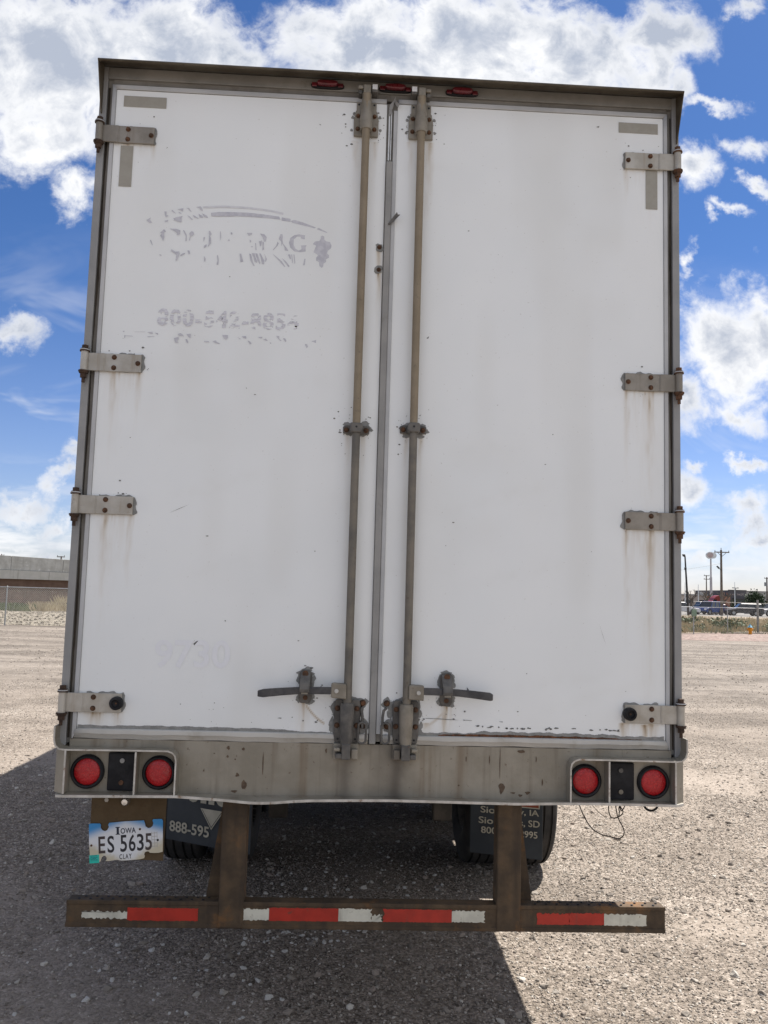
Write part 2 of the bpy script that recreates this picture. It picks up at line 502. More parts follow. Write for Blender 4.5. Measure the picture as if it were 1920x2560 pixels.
M['ghost'] = worn('glue_residue', (0.60, 0.61, 0.65), (0.68, 0.69, 0.725), 30, 0.55, bump=0.0)
M['ghost_dark'] = worn('vinyl_residue', (0.47, 0.475, 0.53), (0.58, 0.585, 0.63), 40, 0.5, bump=0.0)
M['ghost_faint'] = worn('number_ghost', (0.755, 0.775, 0.82), (0.78, 0.80, 0.835), 30, 0.4, bump=0.0)
M['alu_bright'] = worn('bright_aluminium', (0.5, 0.5, 0.5), (0.65, 0.65, 0.64), 10, 0.35, 0.5, (0.3, 0.28, 0.24), 30, (0.62, 0.75), bump=0.03)
M['white_tag'] = plain('white_label', (0.7, 0.71, 0.72), 0.5)
M['marker_red'] = worn('marker_lens_red', (0.075, 0.006, 0.010), (0.12, 0.010, 0.016), 20, 0.3, bump=0.0, spec=0.6)
def lens_mat():
    m, n, b = new_mat('tail_lens_red')
    co = n.n('ShaderNodeTexCoord').outputs['Object']
    v = n.n('ShaderNodeTexVoronoi')
    n.put(v.inputs['Vector'], co)
    v.inputs['Scale'].default_value = 150
    col = n.mix(n.mapr(v.outputs['Distance'], 0.1, 0.6), (0.56, 0.022, 0.026), (0.40, 0.010, 0.015))
    col = n.mix(n.m('MULTIPLY', n.mapr(n.noise(co, 28, 6, 0.65), 0.5, 0.72), 0.4), col, (0.33, 0.12, 0.10))
    n.put(b.inputs['Base Color'], col)
    n.put(b.inputs['Roughness'], n.mapr(n.noise(co, 30, 4), 0.3, 0.7, 0.25, 0.5))
    bp = n.n('ShaderNodeBump')
    bp.inputs['Strength'].default_value = 0.5
    bp.inputs['Distance'].default_value = 0.002
    n.put(bp.inputs['Height'], v.outputs['Distance'])
    n.put(b.inputs['Normal'], bp.outputs[0])
    return m
M['tail_red'] = lens_mat()
M['wall_white'] = worn('white_trailer_skin', (0.70, 0.70, 0.69), (0.76, 0.76, 0.755), 3, 0.4, bump=0.02)
M['under'] = worn('underframe_steel', (0.055, 0.048, 0.040), (0.10, 0.085, 0.068), 6, 0.85, bump=0.2)
M['wire'] = worn('black_wire', (0.02, 0.016, 0.015), (0.045, 0.035, 0.03), 30, 0.6, bump=0.0)
M['chrome'] = worn('chrome', (0.6, 0.6, 0.6), (0.75, 0.75, 0.75), 30, 0.2, 0.9, bump=0.0)

def tape(name, c, worn_c):
    return worn(name, tuple(x * 0.78 for x in c), c, 14, 0.4, 0.0, worn_c, 26, (0.61, 0.70), streak=(tuple(x * 0.6 + 0.02 for x in worn_c), 22, 0.58, 0.75, 0.55), bump=0.08)
M['tape_red'] = tape('red_reflective_tape', (0.42, 0.030, 0.018), (0.16, 0.045, 0.03))
M['tape_white'] = tape('white_reflective_tape', (0.62, 0.61, 0.52), (0.24, 0.20, 0.13))

def peel_mat(name, col, thr, scale):
    """vinyl residue torn away in slanted scraps"""
    m, n, b = new_mat(name)
    co = n.n('ShaderNodeTexCoord').outputs['Object']
    rot = n.n('ShaderNodeMapping')
    rot.inputs['Rotation'].default_value = (0, R(-28), 0)
    rot.inputs['Scale'].default_value = (0.55, 1.0, 2.4)
    n.put(rot.inputs['Vector'], co)
    f = n.noise(rot.outputs[0], scale, 3, 0.5, 0.3)
    keep = n.mapr(f, thr - 0.012, thr + 0.012)
    tone = n.mix(n.mapr(n.noise(rot.outputs[0], scale * 2.2, 2), 0.4, 0.6), tuple(x * 1.12 for x in col), tuple(x * 0.92 for x in col))
    n.put(b.inputs['Base Color'], tone)
    b.inputs['Roughness'].default_value = 0.5
    n.put(b.inputs['Alpha'], keep)
    return m
M['peel'] = peel_mat('peeled_vinyl', (0.58, 0.585, 0.635), 0.475, 30.0)

# ================================================================== ground
def hgt(x, y):
    """height of the yard: faint unevenness, and a gentle rise to the far lots"""
    near = 0.012 * (math.sin(x * 1.7 + 0.6 * y) * math.sin(y * 0.9 - 0.4 * x) + 0.5 * math.sin(x * 3.9 - 1.3 * y + 1.0))
    near *= max(0.0, min(1.0, 1.0 - (y - 20) / 20.0))
    t = max(0.0, min(1.0, (y - 62) / 34.0))
    return near + 0.32 * t * t * (3 - 2 * t)

def sheet(name, xs, ys, mat, dz=0.0, fn=hgt):
    nx, ny = len(xs), len(ys)
    v = [(x, y, fn(x, y) + dz) for y in ys for x in xs]
    f = [(j * nx + i, j * nx + i + 1, (j + 1) * nx + i + 1, (j + 1) * nx + i) for j in range(ny - 1) for i in range(nx - 1)]
    return MB().add(v, f).build(name, mat, None, smooth=60)

gm, n, b = new_mat('gravel_yard')
co = n.n('ShaderNodeTexCoord').outputs['Object']
gx, gy, gz = n.sep(co)
def voro(vec, scale, feature='F1'):
    nd = n.n('ShaderNodeTexVoronoi', feature=feature)
    n.put(nd.inputs['Vector'], vec)
    nd.inputs['Scale'].default_value = scale
    return nd
warp = n.addv(co, n.scalev(n.noise(co, 30, 3, out=1), (0.02, 0.02, 0.0)))
v1 = voro(warp, 88)
v2 = voro(warp, 40)
r1 = n.sep(v1.outputs['Color'])[0]
r2 = n.sep(v2.outputs['Color'])[1]
fine_ = n.noise(co, 160, 4, 0.7)
mid_ = n.noise(co, 9, 6, 0.65)
lrg = n.noise(co, 0.9, 5, 0.6)
trk = n.noise(n.addv(n.scalev(co, (0.22, 0.75, 0.0)), n.scalev(n.noise(co, 0.3, 2, out=1), (0.5, 0.5, 0))), 1.0, 6, 0.62)
tone = n.m('ADD', n.m('MULTIPLY', r1, 0.5), n.m('MULTIPLY', r2, 0.28))
tone = n.m('ADD', tone, n.m('MULTIPLY', n.m('SUBTRACT', fine_, 0.5), 0.45))
tone = n.m('ADD', tone, n.m('MULTIPLY', n.m('SUBTRACT', mid_, 0.5), 0.5))
tone = n.m('ADD', tone, n.m('MULTIPLY', n.m('SUBTRACT', lrg, 0.5), 0.55))
tone = n.m('ADD', tone, n.m('MULTIPLY', n.m('MULTIPLY', n.m('SUBTRACT', trk, 0.5), 1.0), n.mapr(gy, 3.0, 12.0)))
packed = n.mapr(n.noise(co, 0.55, 4, 0.6, 0.6), 0.47, 0.62)
tone = n.mix(n.m('MULTIPLY', packed, 0.5), n.comb(tone, tone, tone), (0.56, 0.56, 0.56))
rp = n.n('ShaderNodeValToRGB')
n.put(rp.inputs[0], tone)
cr_ = rp.color_ramp
cr_.elements[0].position = 0.02
cr_.elements[0].color = (0.095, 0.079, 0.065, 1)
cr_.elements[1].position = 0.9
cr_.elements[1].color = (0.52, 0.465, 0.405, 1)
e = cr_.elements.new(0.34)
e.color = (0.205, 0.173, 0.142, 1)
e = cr_.elements.new(0.58)
e.color = (0.31, 0.264, 0.224, 1)
far_ = n.mapr(gy, 4.0, 17.0)
fsp = n.m('ADD', n.m('MULTIPLY', trk, 0.6), n.m('MULTIPLY', n.noise(n.scalev(co, (1.0, 0.45, 0.0)), 5.0, 6, 0.75), 0.55))
gcol = n.mix(n.m('MULTIPLY', far_, 0.8), rp.outputs[0], n.mix(n.mapr(fsp, 0.42, 0.74), (0.10, 0.086, 0.073), (0.26, 0.228, 0.196)))
n.put(b.inputs['Base Color'], gcol)
b.inputs['Roughness'].default_value = 0.9
b.inputs['Specular IOR Level'].default_value = 0.15
hh_ = n.m('ADD', n.m('MULTIPLY', n.m('SUBTRACT', 1.0, n.m('MULTIPLY', v1.outputs['Distance'], 1.5)), 0.55), n.m('MULTIPLY', n.m('SUBTRACT', 1.0, v2.outputs['Distance']), 0.8))
hh_ = n.m('ADD', hh_, n.m('MULTIPLY', fine_, 0.3))
bp = n.n('ShaderNodeBump')
n.put(bp.inputs['Strength'], n.m('MULTIPLY_ADD', packed, -0.4, 0.95))
bp.inputs['Distance'].default_value = 0.009
n.put(bp.inputs['Height'], hh_)
n.put(b.inputs['Normal'], bp.outputs[0])

def ramp(a, b_, k, p=1.0):
    return [a + (b_ - a) * (i / k) ** p for i in range(k + 1)]
gxs = sorted(set([-3000, -900, -300, -120, -60, -30] + [round(v, 3) for v in ramp(-18, 18, 120)] + [24, 30, 40, 60, 80, 120, 200, 400, 900, 3000]))
gys = sorted(set([-300, -120, -60, -30, -15] + [round(v, 3) for v in ramp(-8, 24, 110)] + [26, 28, 31, 34, 38, 42, 48, 54, 60] + [62 + 2 * k for k in range(18)] + [110, 140, 200, 400, 1000, 4000]))
ground = tag(sheet('ground', gxs, gys, gm), kind='structure')

# loose stones lying on the yard
sm, n, b = new_mat('gravel_stone')
oi = n.n('ShaderNodeObjectInfo').outputs['Random']
co = n.n('ShaderNodeTexCoord').outputs['Object']
rp = n.n('ShaderNodeValToRGB')
n.put(rp.inputs[0], oi)
cr_ = rp.color_ramp
cr_.elements[0].position = 0.0
cr_.elements[0].color = (0.12, 0.10, 0.084, 1)
cr_.elements[1].position = 1.0
cr_.elements[1].color = (0.62, 0.58, 0.52, 1)
for p_, c_ in ((0.25, (0.20, 0.172, 0.145)), (0.5, (0.27, 0.237, 0.20)), (0.7, (0.30, 0.242, 0.20)), (0.88, (0.43, 0.395, 0.345))):
    e = cr_.elements.new(p_)
    e.color = (*c_, 1)
n.put(b.inputs['Base Color'], n.mix(n.m('MULTIPLY', n.noise(co, 3.0, 4), 0.5), rp.outputs[0], (0.22, 0.20, 0.18)))
b.inputs['Roughness'].default_value = 0.85
b.inputs['Specular IOR Level'].default_value = 0.25

def stone_tree(name, density, smin, smax, power, seed, mat):
    g = bpy.data.node_groups.new(name, 'GeometryNodeTree')
    g.interface.new_socket('Geometry', in_out='INPUT', socket_type='NodeSocketGeometry')
    g.interface.new_socket('Geometry', in_out='OUTPUT', socket_type='NodeSocketGeometry')
    q = NT(g)
    gi, go = q.n('NodeGroupInput'), q.n('NodeGroupOutput')
    dp = q.n('GeometryNodeDistributePointsOnFaces')
    pos0 = q.n('GeometryNodeInputPosition').outputs[0]
    pk_ = q.noise(pos0, 0.55, 4, 0.6, 0.6)
    mr = q.n('ShaderNodeMapRange')
    for s__, x__ in zip(mr.inputs[:5], (pk_, 0.40, 0.62, density * 1.25, density * 0.35)):
        q.put(s__, x__)
    g.links.new(mr.outputs[0], dp.inputs['Density'])
    dp.inputs['Seed'].default_value = seed
    g.links.new(gi.outputs[0], dp.inputs['Mesh'])
    ic = q.n('GeometryNodeMeshIcoSphere')
    ic.inputs['Radius'].default_value = 1.0
    ic.inputs['Subdivisions'].default_value = 2
    sp = q.n('GeometryNodeSetPosition')
    g.links.new(ic.outputs['Mesh'], sp.inputs['Geometry'])
    pos = q.n('GeometryNodeInputPosition').outputs[0]
    nz = q.noise(pos, 0.9, 1, 0.5, out=1)
    off = q.n('ShaderNodeVectorMath', operation='SUBTRACT')
    g.links.new(nz, off.inputs[0])
    off.inputs[1].default_value = (0.5, 0.5, 0.5)
    sc_ = q.scalev(off.outputs[0], (1.5, 1.5, 1.5))
    g.links.new(sc_, sp.inputs['Offset'])
    smt = q.n('GeometryNodeSetMaterial')
    smt.inputs['Material'].default_value = mat
    g.links.new(sp.outputs[0], smt.inputs[0])
    ip = q.n('GeometryNodeInstanceOnPoints')
    g.links.new(dp.outputs['Points'], ip.inputs['Points'])
    g.links.new(smt.outputs[0], ip.inputs['Instance'])
    rr = q.n('FunctionNodeRandomValue', data_type='FLOAT_VECTOR')
    rr.inputs[0].default_value = (-0.6, -0.6, 0)
    rr.inputs[1].default_value = (0.6, 0.6, 6.283)
    rr.inputs['Seed'].default_value = seed + 1
    g.links.new(rr.outputs[0], ip.inputs['Rotation'])
    rs_ = q.n('FunctionNodeRandomValue', data_type='FLOAT')
    rs_.inputs['Seed'].default_value = seed + 2
    pw = q.m('POWER', rs_.outputs[1], power)
    s_ = q.m('ADD', q.m('MULTIPLY', pw, smax - smin), smin)
    rv = q.n('FunctionNodeRandomValue', data_type='FLOAT_VECTOR')
    rv.inputs[0].default_value = (0.75, 0.65, 0.4)
    rv.inputs[1].default_value = (1.3, 1.0, 0.75)
    rv.inputs['Seed'].default_value = seed + 3
    vm = q.n('ShaderNodeVectorMath', operation='SCALE')
    g.links.new(rv.outputs[0], vm.inputs[0])
    g.links.new(s_, vm.inputs['Scale'])
    g.links.new(vm.outputs[0], ip.inputs['Scale'])
    g.links.new(ip.outputs[0], go.inputs[0])
    return g

def stones(name, label, x0, x1, y0, y1, density, smin, smax, power, seed, step=0.25, mat=None, fn=hgt):
    xs = ramp(x0, x1, max(1, int((x1 - x0) / step)))
    ys = ramp(y0, y1, max(1, int((y1 - y0) / step)))
    o = sheet(name, xs, ys, mat or sm, 0.001, fn)
    md = o.modifiers.new('scatter', 'NODES')
    md.node_group = stone_tree(name + '_scatter', density, smin, smax, power, seed, mat or sm)
    tag(o, label, 'gravel', kind='stuff')
    return o
stones('fine_gravel', 'fine crushed gravel covering the yard around the trailer', -3.6, 4.6, -0.4, 4.6, 2300, 0.003, 0.0088, 2.0, 1)
stones('coarse_gravel', 'larger loose stones scattered over the yard by the bumper', -3.6, 4.6, -0.4, 6.0, 85, 0.007, 0.026, 3.6, 5)
stones('mid_gravel', 'loose gravel across the yard beyond the rear wheels', -9.0, 11.0, 4.6, 13.0, 260, 0.005, 0.013, 2.4, 9)
stones('far_gravel', 'sparse loose gravel across the far part of the yard', -15.0, 24.0, 13.0, 33.0, 22, 0.008, 0.024, 2.6, 13, 1.0)
pale = worn('pale_pebble', (0.36, 0.345, 0.32), (0.60, 0.58, 0.55), 40, 0.85, bump=0.1)
stones('pale_pebbles', 'pale pebbles strewn on the shaded gravel below the left end of the bumper', -1.7, -0.35, 0.05, 1.05, 70, 0.006, 0.021, 2.6, 21, mat=pale)
stones('pebble_drift', 'drift of pale pebbles under the trailer beside the left bumper post', -0.62, 0.0, 1.05, 1.75, 420, 0.006, 0.017, 1.8, 25, mat=pale)
stones('stray_pebbles', 'stray pale pebbles under the trailer between the wheels', -0.6, 0.6, 1.75, 3.4, 55, 0.007, 0.018, 2.0, 28, mat=pale)

# ================================================================== the trailer
TR = empty('semi_trailer', (0, 0, 0), 0, 'white box semi trailer seen from behind with closed, rust-stained double doors', 'trailer')
rnd = random.Random(3)

# ---- doors: a fine sheet whose stains are stored per vertex
def smooth(x, a, b):
    t = np.clip((x - a) / (b - a), 0, 1)
    return t * t * (3 - 2 * t)

def vnoise(X, Z, s, seed):
    """value noise on the sheet"""
    rs = np.random.RandomState(seed)
    T = rs.rand(257, 257)
    x, z = X * s + 1000, Z * s + 1000
    xi, zi = np.floor(x).astype(int), np.floor(z).astype(int)
    fx, fz = x - xi, z - zi
    fx, fz = fx * fx * (3 - 2 * fx), fz * fz * (3 - 2 * fz)
    a, b = T[xi % 256, zi % 256], T[(xi + 1) % 256, zi % 256]
    c, d = T[xi % 256, (zi + 1) % 256], T[(xi + 1) % 256, (zi + 1) % 256]
    return (a * (1 - fx) + b * fx) * (1 - fz) + (c * (1 - fx) + d * fx) * fz

HZ = [(3.804, 3.807), (2.785, 2.793), (2.177, 2.184), (1.365, 1.368)]
STREAKS = []   # x, z_top, width, length, strength (rust), spread grime
for i, (zl, zr) in enumerate(HZ):
    for s, z in ((-1, zl), (1, zr)):
        k = 0.5 if i == 0 else (0.5 if s < 0 else 0.58)
        L = (0.10, 0.22, 0.30, 0.10)[i] * (1.0 if s < 0 else 1.5)
        STREAKS += [(s * 1.158, z - 0.035, 0.016, L, k), (s * 1.054, z - 0.035, 0.013, L * 0.7, k * 0.8), (s * 1.10, z - 0.036, 0.055, L * 0.6, k * 0.30), (s * 1.15, z - 0.036, 0.05, L * 1.6, k * 0.26), (s * 1.172, z - 0.036, 0.007, L * 0.8, k * 0.7), (s * 1.135, z - 0.036, 0.006, L * 0.5, k * 0.6)]
STREAKS += [(-0.300, 1.385, 0.011, 0.11, 0.95), (0.289, 1.390, 0.011, 0.14, 0.95), (0.296, 1.39, 0.03, 0.12, 0.35), (-0.305, 1.385, 0.03, 0.12, 0.35),
            (-0.045, 3.34, 0.012, 0.2, 0.6), (-0.045, 3.24, 0.012, 0.12, 0.7), (-0.155, 2.515, 0.012, 0.16, 0.35), (-0.09, 2.515, 0.012, 0.13, 0.35), (0.09, 2.52, 0.012, 0.15, 0.35), (0.155, 2.52, 0.012, 0.16, 0.4),
            (-0.165, 3.84, 0.014, 0.2, 0.3), (-0.08, 3.84, 0.014, 0.2, 0.3), (0.165, 3.845, 0.016, 0.3, 0.4), (0.08, 3.845, 0.012, 0.2, 0.25), (-0.07, 1.36, 0.014, 0.05, 0.5), (0.2, 1.31, 0.03, 0.04, 0.4)]
STREAKS += [(1.13, 1.325, 0.016, 0.08, 0.9), (1.165, 1.325, 0.03, 0.07, 0.6), (1.04, 1.33, 0.012, 0.09, 0.7), (-1.15, 1.325, 0.035, 0.06, 0.7), (-1.055, 1.33, 0.02, 0.08, 0.4)]

def door_sheet(name, x0, x1, z0, z1, mat):
    st = 0.006
    nx, nz = int((x1 - x0) / st) + 1, int((z1 - z0) / st) + 1
    X, Z = np.meshgrid(np.linspace(x0, x1, nx), np.linspace(z0, z1, nz))
    Yw = 0.0022 * (vnoise(X, Z, 1.1, 5) - 0.5) * 2 + 0.0007 * (vnoise(X, Z, 4.5, 6) - 0.5)
    edge = np.minimum.reduce([X - x0, x1 - X, Z - z0, z1 - Z])
    Yw = Yw * smooth(edge, 0, 0.15)
    P = np.stack([X, Yw, Z], -1).reshape(-1, 3)
    idx = np.arange(nx * nz).reshape(nz, nx)
    q = np.stack([idx[:-1, :-1], idx[:-1, 1:], idx[1:, 1:], idx[1:, :-1]], -1).reshape(-1, 4)
    me = bpy.data.meshes.new(name)
    # box behind the sheet
    o = nx * nz
    ex = np.array([(x0, 0.045, z0), (x1, 0.045, z0), (x1, 0.045, z1), (x0, 0.045, z1)], float)
    c = [idx[0, 0], idx[0, -1], idx[-1, -1], idx[-1, 0]]
    me.vertices.add(nx * nz + 4)
    me.vertices.foreach_set('co', np.vstack([P, ex]).ravel())
    extra = [[o, o + 3, o + 2, o + 1], [c[0], o, o + 1, c[1]], [c[1], o + 1, o + 2, c[2]], [c[2], o + 2, o + 3, c[3]], [c[3], o + 3, o, c[0]]]
    F = np.vstack([q, np.array(extra)])
    me.loops.add(F.size)
    me.loops.foreach_set('vertex_index', F.ravel().astype(np.int32))
    me.polygons.add(len(F))
    me.polygons.foreach_set('loop_start', np.arange(0, F.size, 4, dtype=np.int32))
    me.update(calc_edges=True)
    me.validate()
    rust = np.zeros_like(X)
    wob = (vnoise(X, Z, 14, 9) - 0.5) * 0.012
    brk = 0.35 + 0.9 * vnoise(X, Z * 0.12, 170, 12)
    for (sx, sz, w, L, k) in STREAKS:
        d = sz - Z
        g = np.exp(-((X + wob - sx) / w) ** 2) * np.where(d > 0, np.exp(-d / L * 1.6), 0) * (d < L * 2.2)
        rust = np.maximum(rust, g * k * brk)
    # handle scrape under the left catch
    t = np.hypot(X + 0.098, Z - 1.50)
    arc = np.exp(-((t - 0.232) / 0.004) ** 2) * ((X > -0.29) & (X < -0.215) & (Z < 1.40))
    rust = np.maximum(rust, arc * 0.55)
    t = np.hypot(X - 0.098, Z - 1.50)
    arc = np.exp(-((t - 0.232) / 0.006) ** 2) * ((X < 0.29) & (X > 0.2) & (Z < 1.38))
    rust = np.maximum(rust, arc * 0.28)
    grime = 0.30 * smooth(vnoise(X, Z * 0.2, 7, 2), 0.5, 1.0) * vnoise(X, Z, 1.2, 3)
    grime += 0.16 * vnoise(X, Z, 2.2, 21) * vnoise(X, Z, 9, 22)
    for sx in (-0.1215, 0.1215):
        grime += 0.34 * np.exp(-((np.abs(X - sx) - 0.018) / 0.018) ** 2) * (0.4 + 0.8 * vnoise(X, Z, 5, 31))
    grime += 0.22 * np.exp(-((X + 0.005) / 0.03) ** 2)
    grime += 0.18 * np.exp(-(np.abs(np.abs(X) - 1.22) / 0.03)) * vnoise(X, Z, 3, 33)
    grime += 0.16 * np.exp(-(Z - z0) / 0.22) * vnoise(X, Z * 0.5, 6, 41)
    for _k in range(9):
        rs_ = np.random.RandomState(50 + _k)
        a0, c0_, an, ln_ = rs_.uniform(x0, x1), rs_.uniform(1.4, 3.8), rs_.uniform(-0.5, 0.5), rs_.uniform(0.1, 0.4)
        dd = (X - a0) * math.sin(an) + (Z - c0_) * math.cos(an)
        tt = (X - a0) * math.cos(an) - (Z - c0_) * math.sin(an)
        grime += 0.10 * np.exp(-(dd / 0.03) ** 2) * np.exp(-(tt / ln_) ** 2) * vnoise(X, Z, 30, 60 + _k)
    grime += 0.25 * np.exp(-(Z - z0) / 0.03) * vnoise(X, Z, 12, 34)
    for nm, A in (('rust', rust), ('grime', grime)):
        at = me.attributes.new(nm, 'FLOAT', 'POINT')
        v = np.zeros(nx * nz + 4, np.float32)
        v[:nx * nz] = np.clip(A, 0, 1).ravel()
        at.data.foreach_set('value', v)
    me.materials.append(mat)
    ob = bpy.data.objects.new(name, me)
    COL.objects.link(ob)
    ob.parent = TR
    return ob

dm, n, b = new_mat('white_door_paint')
ar = n.n('ShaderNodeAttribute', attribute_name='rust').outputs['Fac']
ag = n.n('ShaderNodeAttribute', attribute_name='grime').outputs['Fac']
co = n.n('ShaderNodeTexCoord').outputs['Object']
fn = n.noise(co, 260, 3, 0.6)
base = n.mix(n.mapr(n.noise(co, 2.0, 4), 0.3, 0.7), (0.785, 0.815, 0.83), (0.81, 0.835, 0.845))
base = n.mix(n.m('MULTIPLY', ag, 0.58, clamp=True), base, (0.47, 0.445, 0.37))
speck = n.mapr(n.noise(co, 95, 2, 0.5), 0.70, 0.745)
base = n.mix(n.m('MULTIPLY', speck, 0.35), base, (0.42, 0.40, 0.36))
rc = n.mix(n.mapr(ar, 0.25, 0.85), (0.42, 0.31, 0.17), (0.15, 0.085, 0.045))
rf = n.mapr(n.m('MULTIPLY', ar, n.m('ADD', 0.7, n.m('MULTIPLY', fn, 0.6))), 0.015, 0.62, smooth=False)
base = n.mix(rf, base, rc)
n.put(b.inputs['Base Color'], base)
n.put(b.inputs['Roughness'], n.m('ADD', 0.34, n.m('MULTIPLY', ag, 0.5)))
b.inputs['Specular IOR Level'].default_value = 0.35
bp = n.n('ShaderNodeBump')
bp.inputs['Strength'].default_value = 0.06
bp.inputs['Distance'].default_value = 0.002
n.put(bp.inputs['Height'], n.noise(co, 400, 2))
n.put(b.inputs['Normal'], bp.outputs[0])

doorL = door_sheet('door', -1.221, -0.030, 1.262, 4.015, dm)
doorR = door_sheet('door', 0.018, 1.221, 1.260, 4.018, dm)
doorL['label'] = 'white trailer door with the peeled lettering'
doorR['label'] = 'plain white trailer door without lettering'

# ---- seals around each door: mitred strips with a domed face
def seal_frame(door, xi0, xi1, zi0, zi1, wl, wr, wb, wt):
    xo0, xo1, zo0, zo1 = xi0 - wl, xi1 + wr, zi0 - wb, zi1 + wt
    sides = [((xi0, zi0), (xi0, zi1), (xo0, zo1), (xo0, zo0), 'seal', wl), ((xi1, zi1), (xi1, zi0), (xo1, zo0), (xo1, zo1), 'seal', wr),
             ((xi1, zi0), (xi0, zi0), (xo0, zo0), (xo1, zo0), 'seal_bottom', wb), ((xi0, zi1), (xi1, zi1), (xo1, zo1), (xo0, zo1), 'seal', wt)]
    for a, bb, c, d, mt, w in sides:
        if w < 0.004:
            continue
        a, bb, c, d = map(Vector, (a, bb, c, d))
        vs, fs = [], []
        prof = [(0.0, -0.004), (0.12, -0.008), (0.45, -0.0085), (0.55, -0.004), (0.9, 0.004), (1.0, 0.02)] if mt == 'seal_bottom' else [(0.0, -0.003), (0.15, -0.005), (0.85, -0.005), (1.0, 0.0)]
        for t, y in prof:
            p, q = a.lerp(d, t), bb.lerp(c, t)
            gap = (q - p).normalized() * 0.0006
            p, q = p + gap, q - gap
            K = 24
            for j in range(K + 1):
                r_ = p.lerp(q, j / K)
                wv = 0.0014 * math.sin(j * 1.7 + a.x * 9) + 0.001 * math.sin(j * 0.6)
                vs.append((r_.x, y, r_.y + (wv if mt == 'seal_bottom' and t > 0.3 else 0)))
        for i in range(len(prof) - 1):
            for j in range(24):
                k = i * 25 + j
                fs.append((k, k + 1, k + 26, k + 25))
        o = MB().add(vs, fs).build('seal_strip', M[mt], door, smooth=25)
        fix_normals(o)
        sm = o.modifiers.new('solid', 'SOLIDIFY')
        sm.thickness = 0.006
        sm.offset = -1
seal_frame(doorL, -1.221, -0.032, 1.262, 4.015, 0.020, 0.0, 0.047, 0.024)
seal_frame(doorR, 0.020, 1.221, 1.260, 4.018, 0.0, 0.020, 0.044, 0.024)
# centre joint
m = MB()
pts = [(-0.0285, 1.222), (-0.0010, 1.222), (-0.0005, 2.2), (-0.0002, 2.7), (0.0000, 3.745), (-0.0265, 3.745), (-0.0268, 2.7), (-0.0278, 2.2)]
m.prism_xz(pts, -0.013, -0.002)
m.build('centre_seal', M['seal_grey'], doorL, bevel=0.003)
m = MB().box(0.0006, 0.0175, -0.006, 0.002, 1.262, 3.985)
m.build('centre_strip', M['seal'], doorR, bevel=0.002)
MB().box(-0.0215, -0.0150, -0.010, -0.001, 3.748, 3.985).build('seal_retainer', M['alu_bright'], doorL, bevel=0.001)
MB().box(-0.0118, -0.0075, -0.012, -0.001, 3.748, 3.975).build('seal_retainer', M['alu_bright'], doorL, bevel=0.001)
m = MB().box(-0.0295, 0.0185, 0.004, 0.04, 1.23, 4.02)
m.build('centre_gap', M['gap'], TR)
# torn ends of the seal: a bent scrap half way up the top and crumpled flaps at the head
m = MB()
m.add([(-0.012, -0.0135, 3.454), (-0.001, -0.014, 3.470), (0.026, -0.028, 3.504), (0.030, -0.026, 3.494), (0.040, -0.030, 3.492), (0.016, -0.020, 3.468), (-0.006, -0.0135, 3.449)],
      [(0, 1, 5, 6), (1, 2, 3), (1, 3, 5), (3, 4, 5)])
o = m.build('torn_strip', M['hardware_dark'], doorL)
o.modifiers.new('solid', 'SOLIDIFY').thickness = 0.0025
m = MB()
for q_ in ([(-0.022, -0.012, 3.985), (-0.006, -0.014, 3.988), (0.006, -0.03, 4.036), (-0.004, -0.018, 4.022), (-0.018, -0.012, 4.008)], [(0.006, -0.01, 4.034), (0.024, -0.018, 4.008), (0.018, -0.012, 3.995), (0.004, -0.009, 4.016)], [(-0.024, -0.012, 3.952), (-0.010, -0.016, 3.964), (-0.008, -0.014, 3.99), (-0.020, -0.01, 3.985)]):
    o = MB().add(q_, [tuple(range(len(q_)))]).build('torn_strip', M['seal_grey'], doorL)
    o.modifiers.new('solid', 'SOLIDIFY').thickness = 0.002

# ---- rear frame: corner posts, header, gaps
for s in (-1, 1):
    m = MB()
    x = [s * v for v in (1.2625, 1.2945)]
    m.box(min(x), max(x), 0.0, 0.09, 1.19, 4.12)
    m.build('corner_post', M['post'], TR, bevel=0.003)
    m = MB()
    x = [s * v for v in (1.2395, 1.2625)]
    m.box(min(x), max(x), 0.016, 0.06, 1.20, 4.08)
    m.build('door_gap', M['gap'], TR)
    vs, fs = [], []
    K = 120
    for j in range(K + 1):
        z = 1.22 + (4.03 - 1.22) * j / K
        w = 0.0035 + 0.0045 * (0.5 + 0.5 * math.sin(z * 2.3 + s)) + 0.002 * math.sin(z * 9 + s * 2) + 0.0015 * rnd.random()
        vs += [(s * 1.2620, 0.0135, z), (s * (1.2620 - max(w, 0.001)), 0.0135, z)]
    fs = [(2 * j, 2 * j + 1, 2 * j + 3, 2 * j + 2) for j in range(K)]
    MB().add(vs, fs).build('dirt_line', M['dirt_line'], TR)
m = MB().box(-1.2625, 1.2625, 0.0, 0.09, 4.066, 4.118)
m.build('header', M['header'], TR, bevel=0.002)
m = MB().box(-1.2395, 1.2395, 0.010, 0.06, 4.036, 4.066)
m.build('header_gap', M['gap'], TR)
# roof visor with tapered cheeks
m = MB()
prof = [(0.10, 4.128), (0.0, 4.122), (-0.086, 4.090), (-0.092, 4.093), (-0.090, 4.100), (0.0, 4.131), (0.10, 4.137)]
m.prism_yz(prof, -1.284, 1.284)
vis = m.build('roof_visor', M['visor'], TR)
fix_normals(vis)
for s in (-1, 1):
    cheek = [(-0.089, 4.094), (-0.0005, 4.122), (-0.0005, 3.90), (-0.012, 3.905), (-0.022, 3.93)]
    x = sorted((s * 1.2805, s * 1.2842))
    o = MB().prism_yz(cheek, x[0], x[1]).build('visor_cheek', M['visor'], vis)
    fix_normals(o)
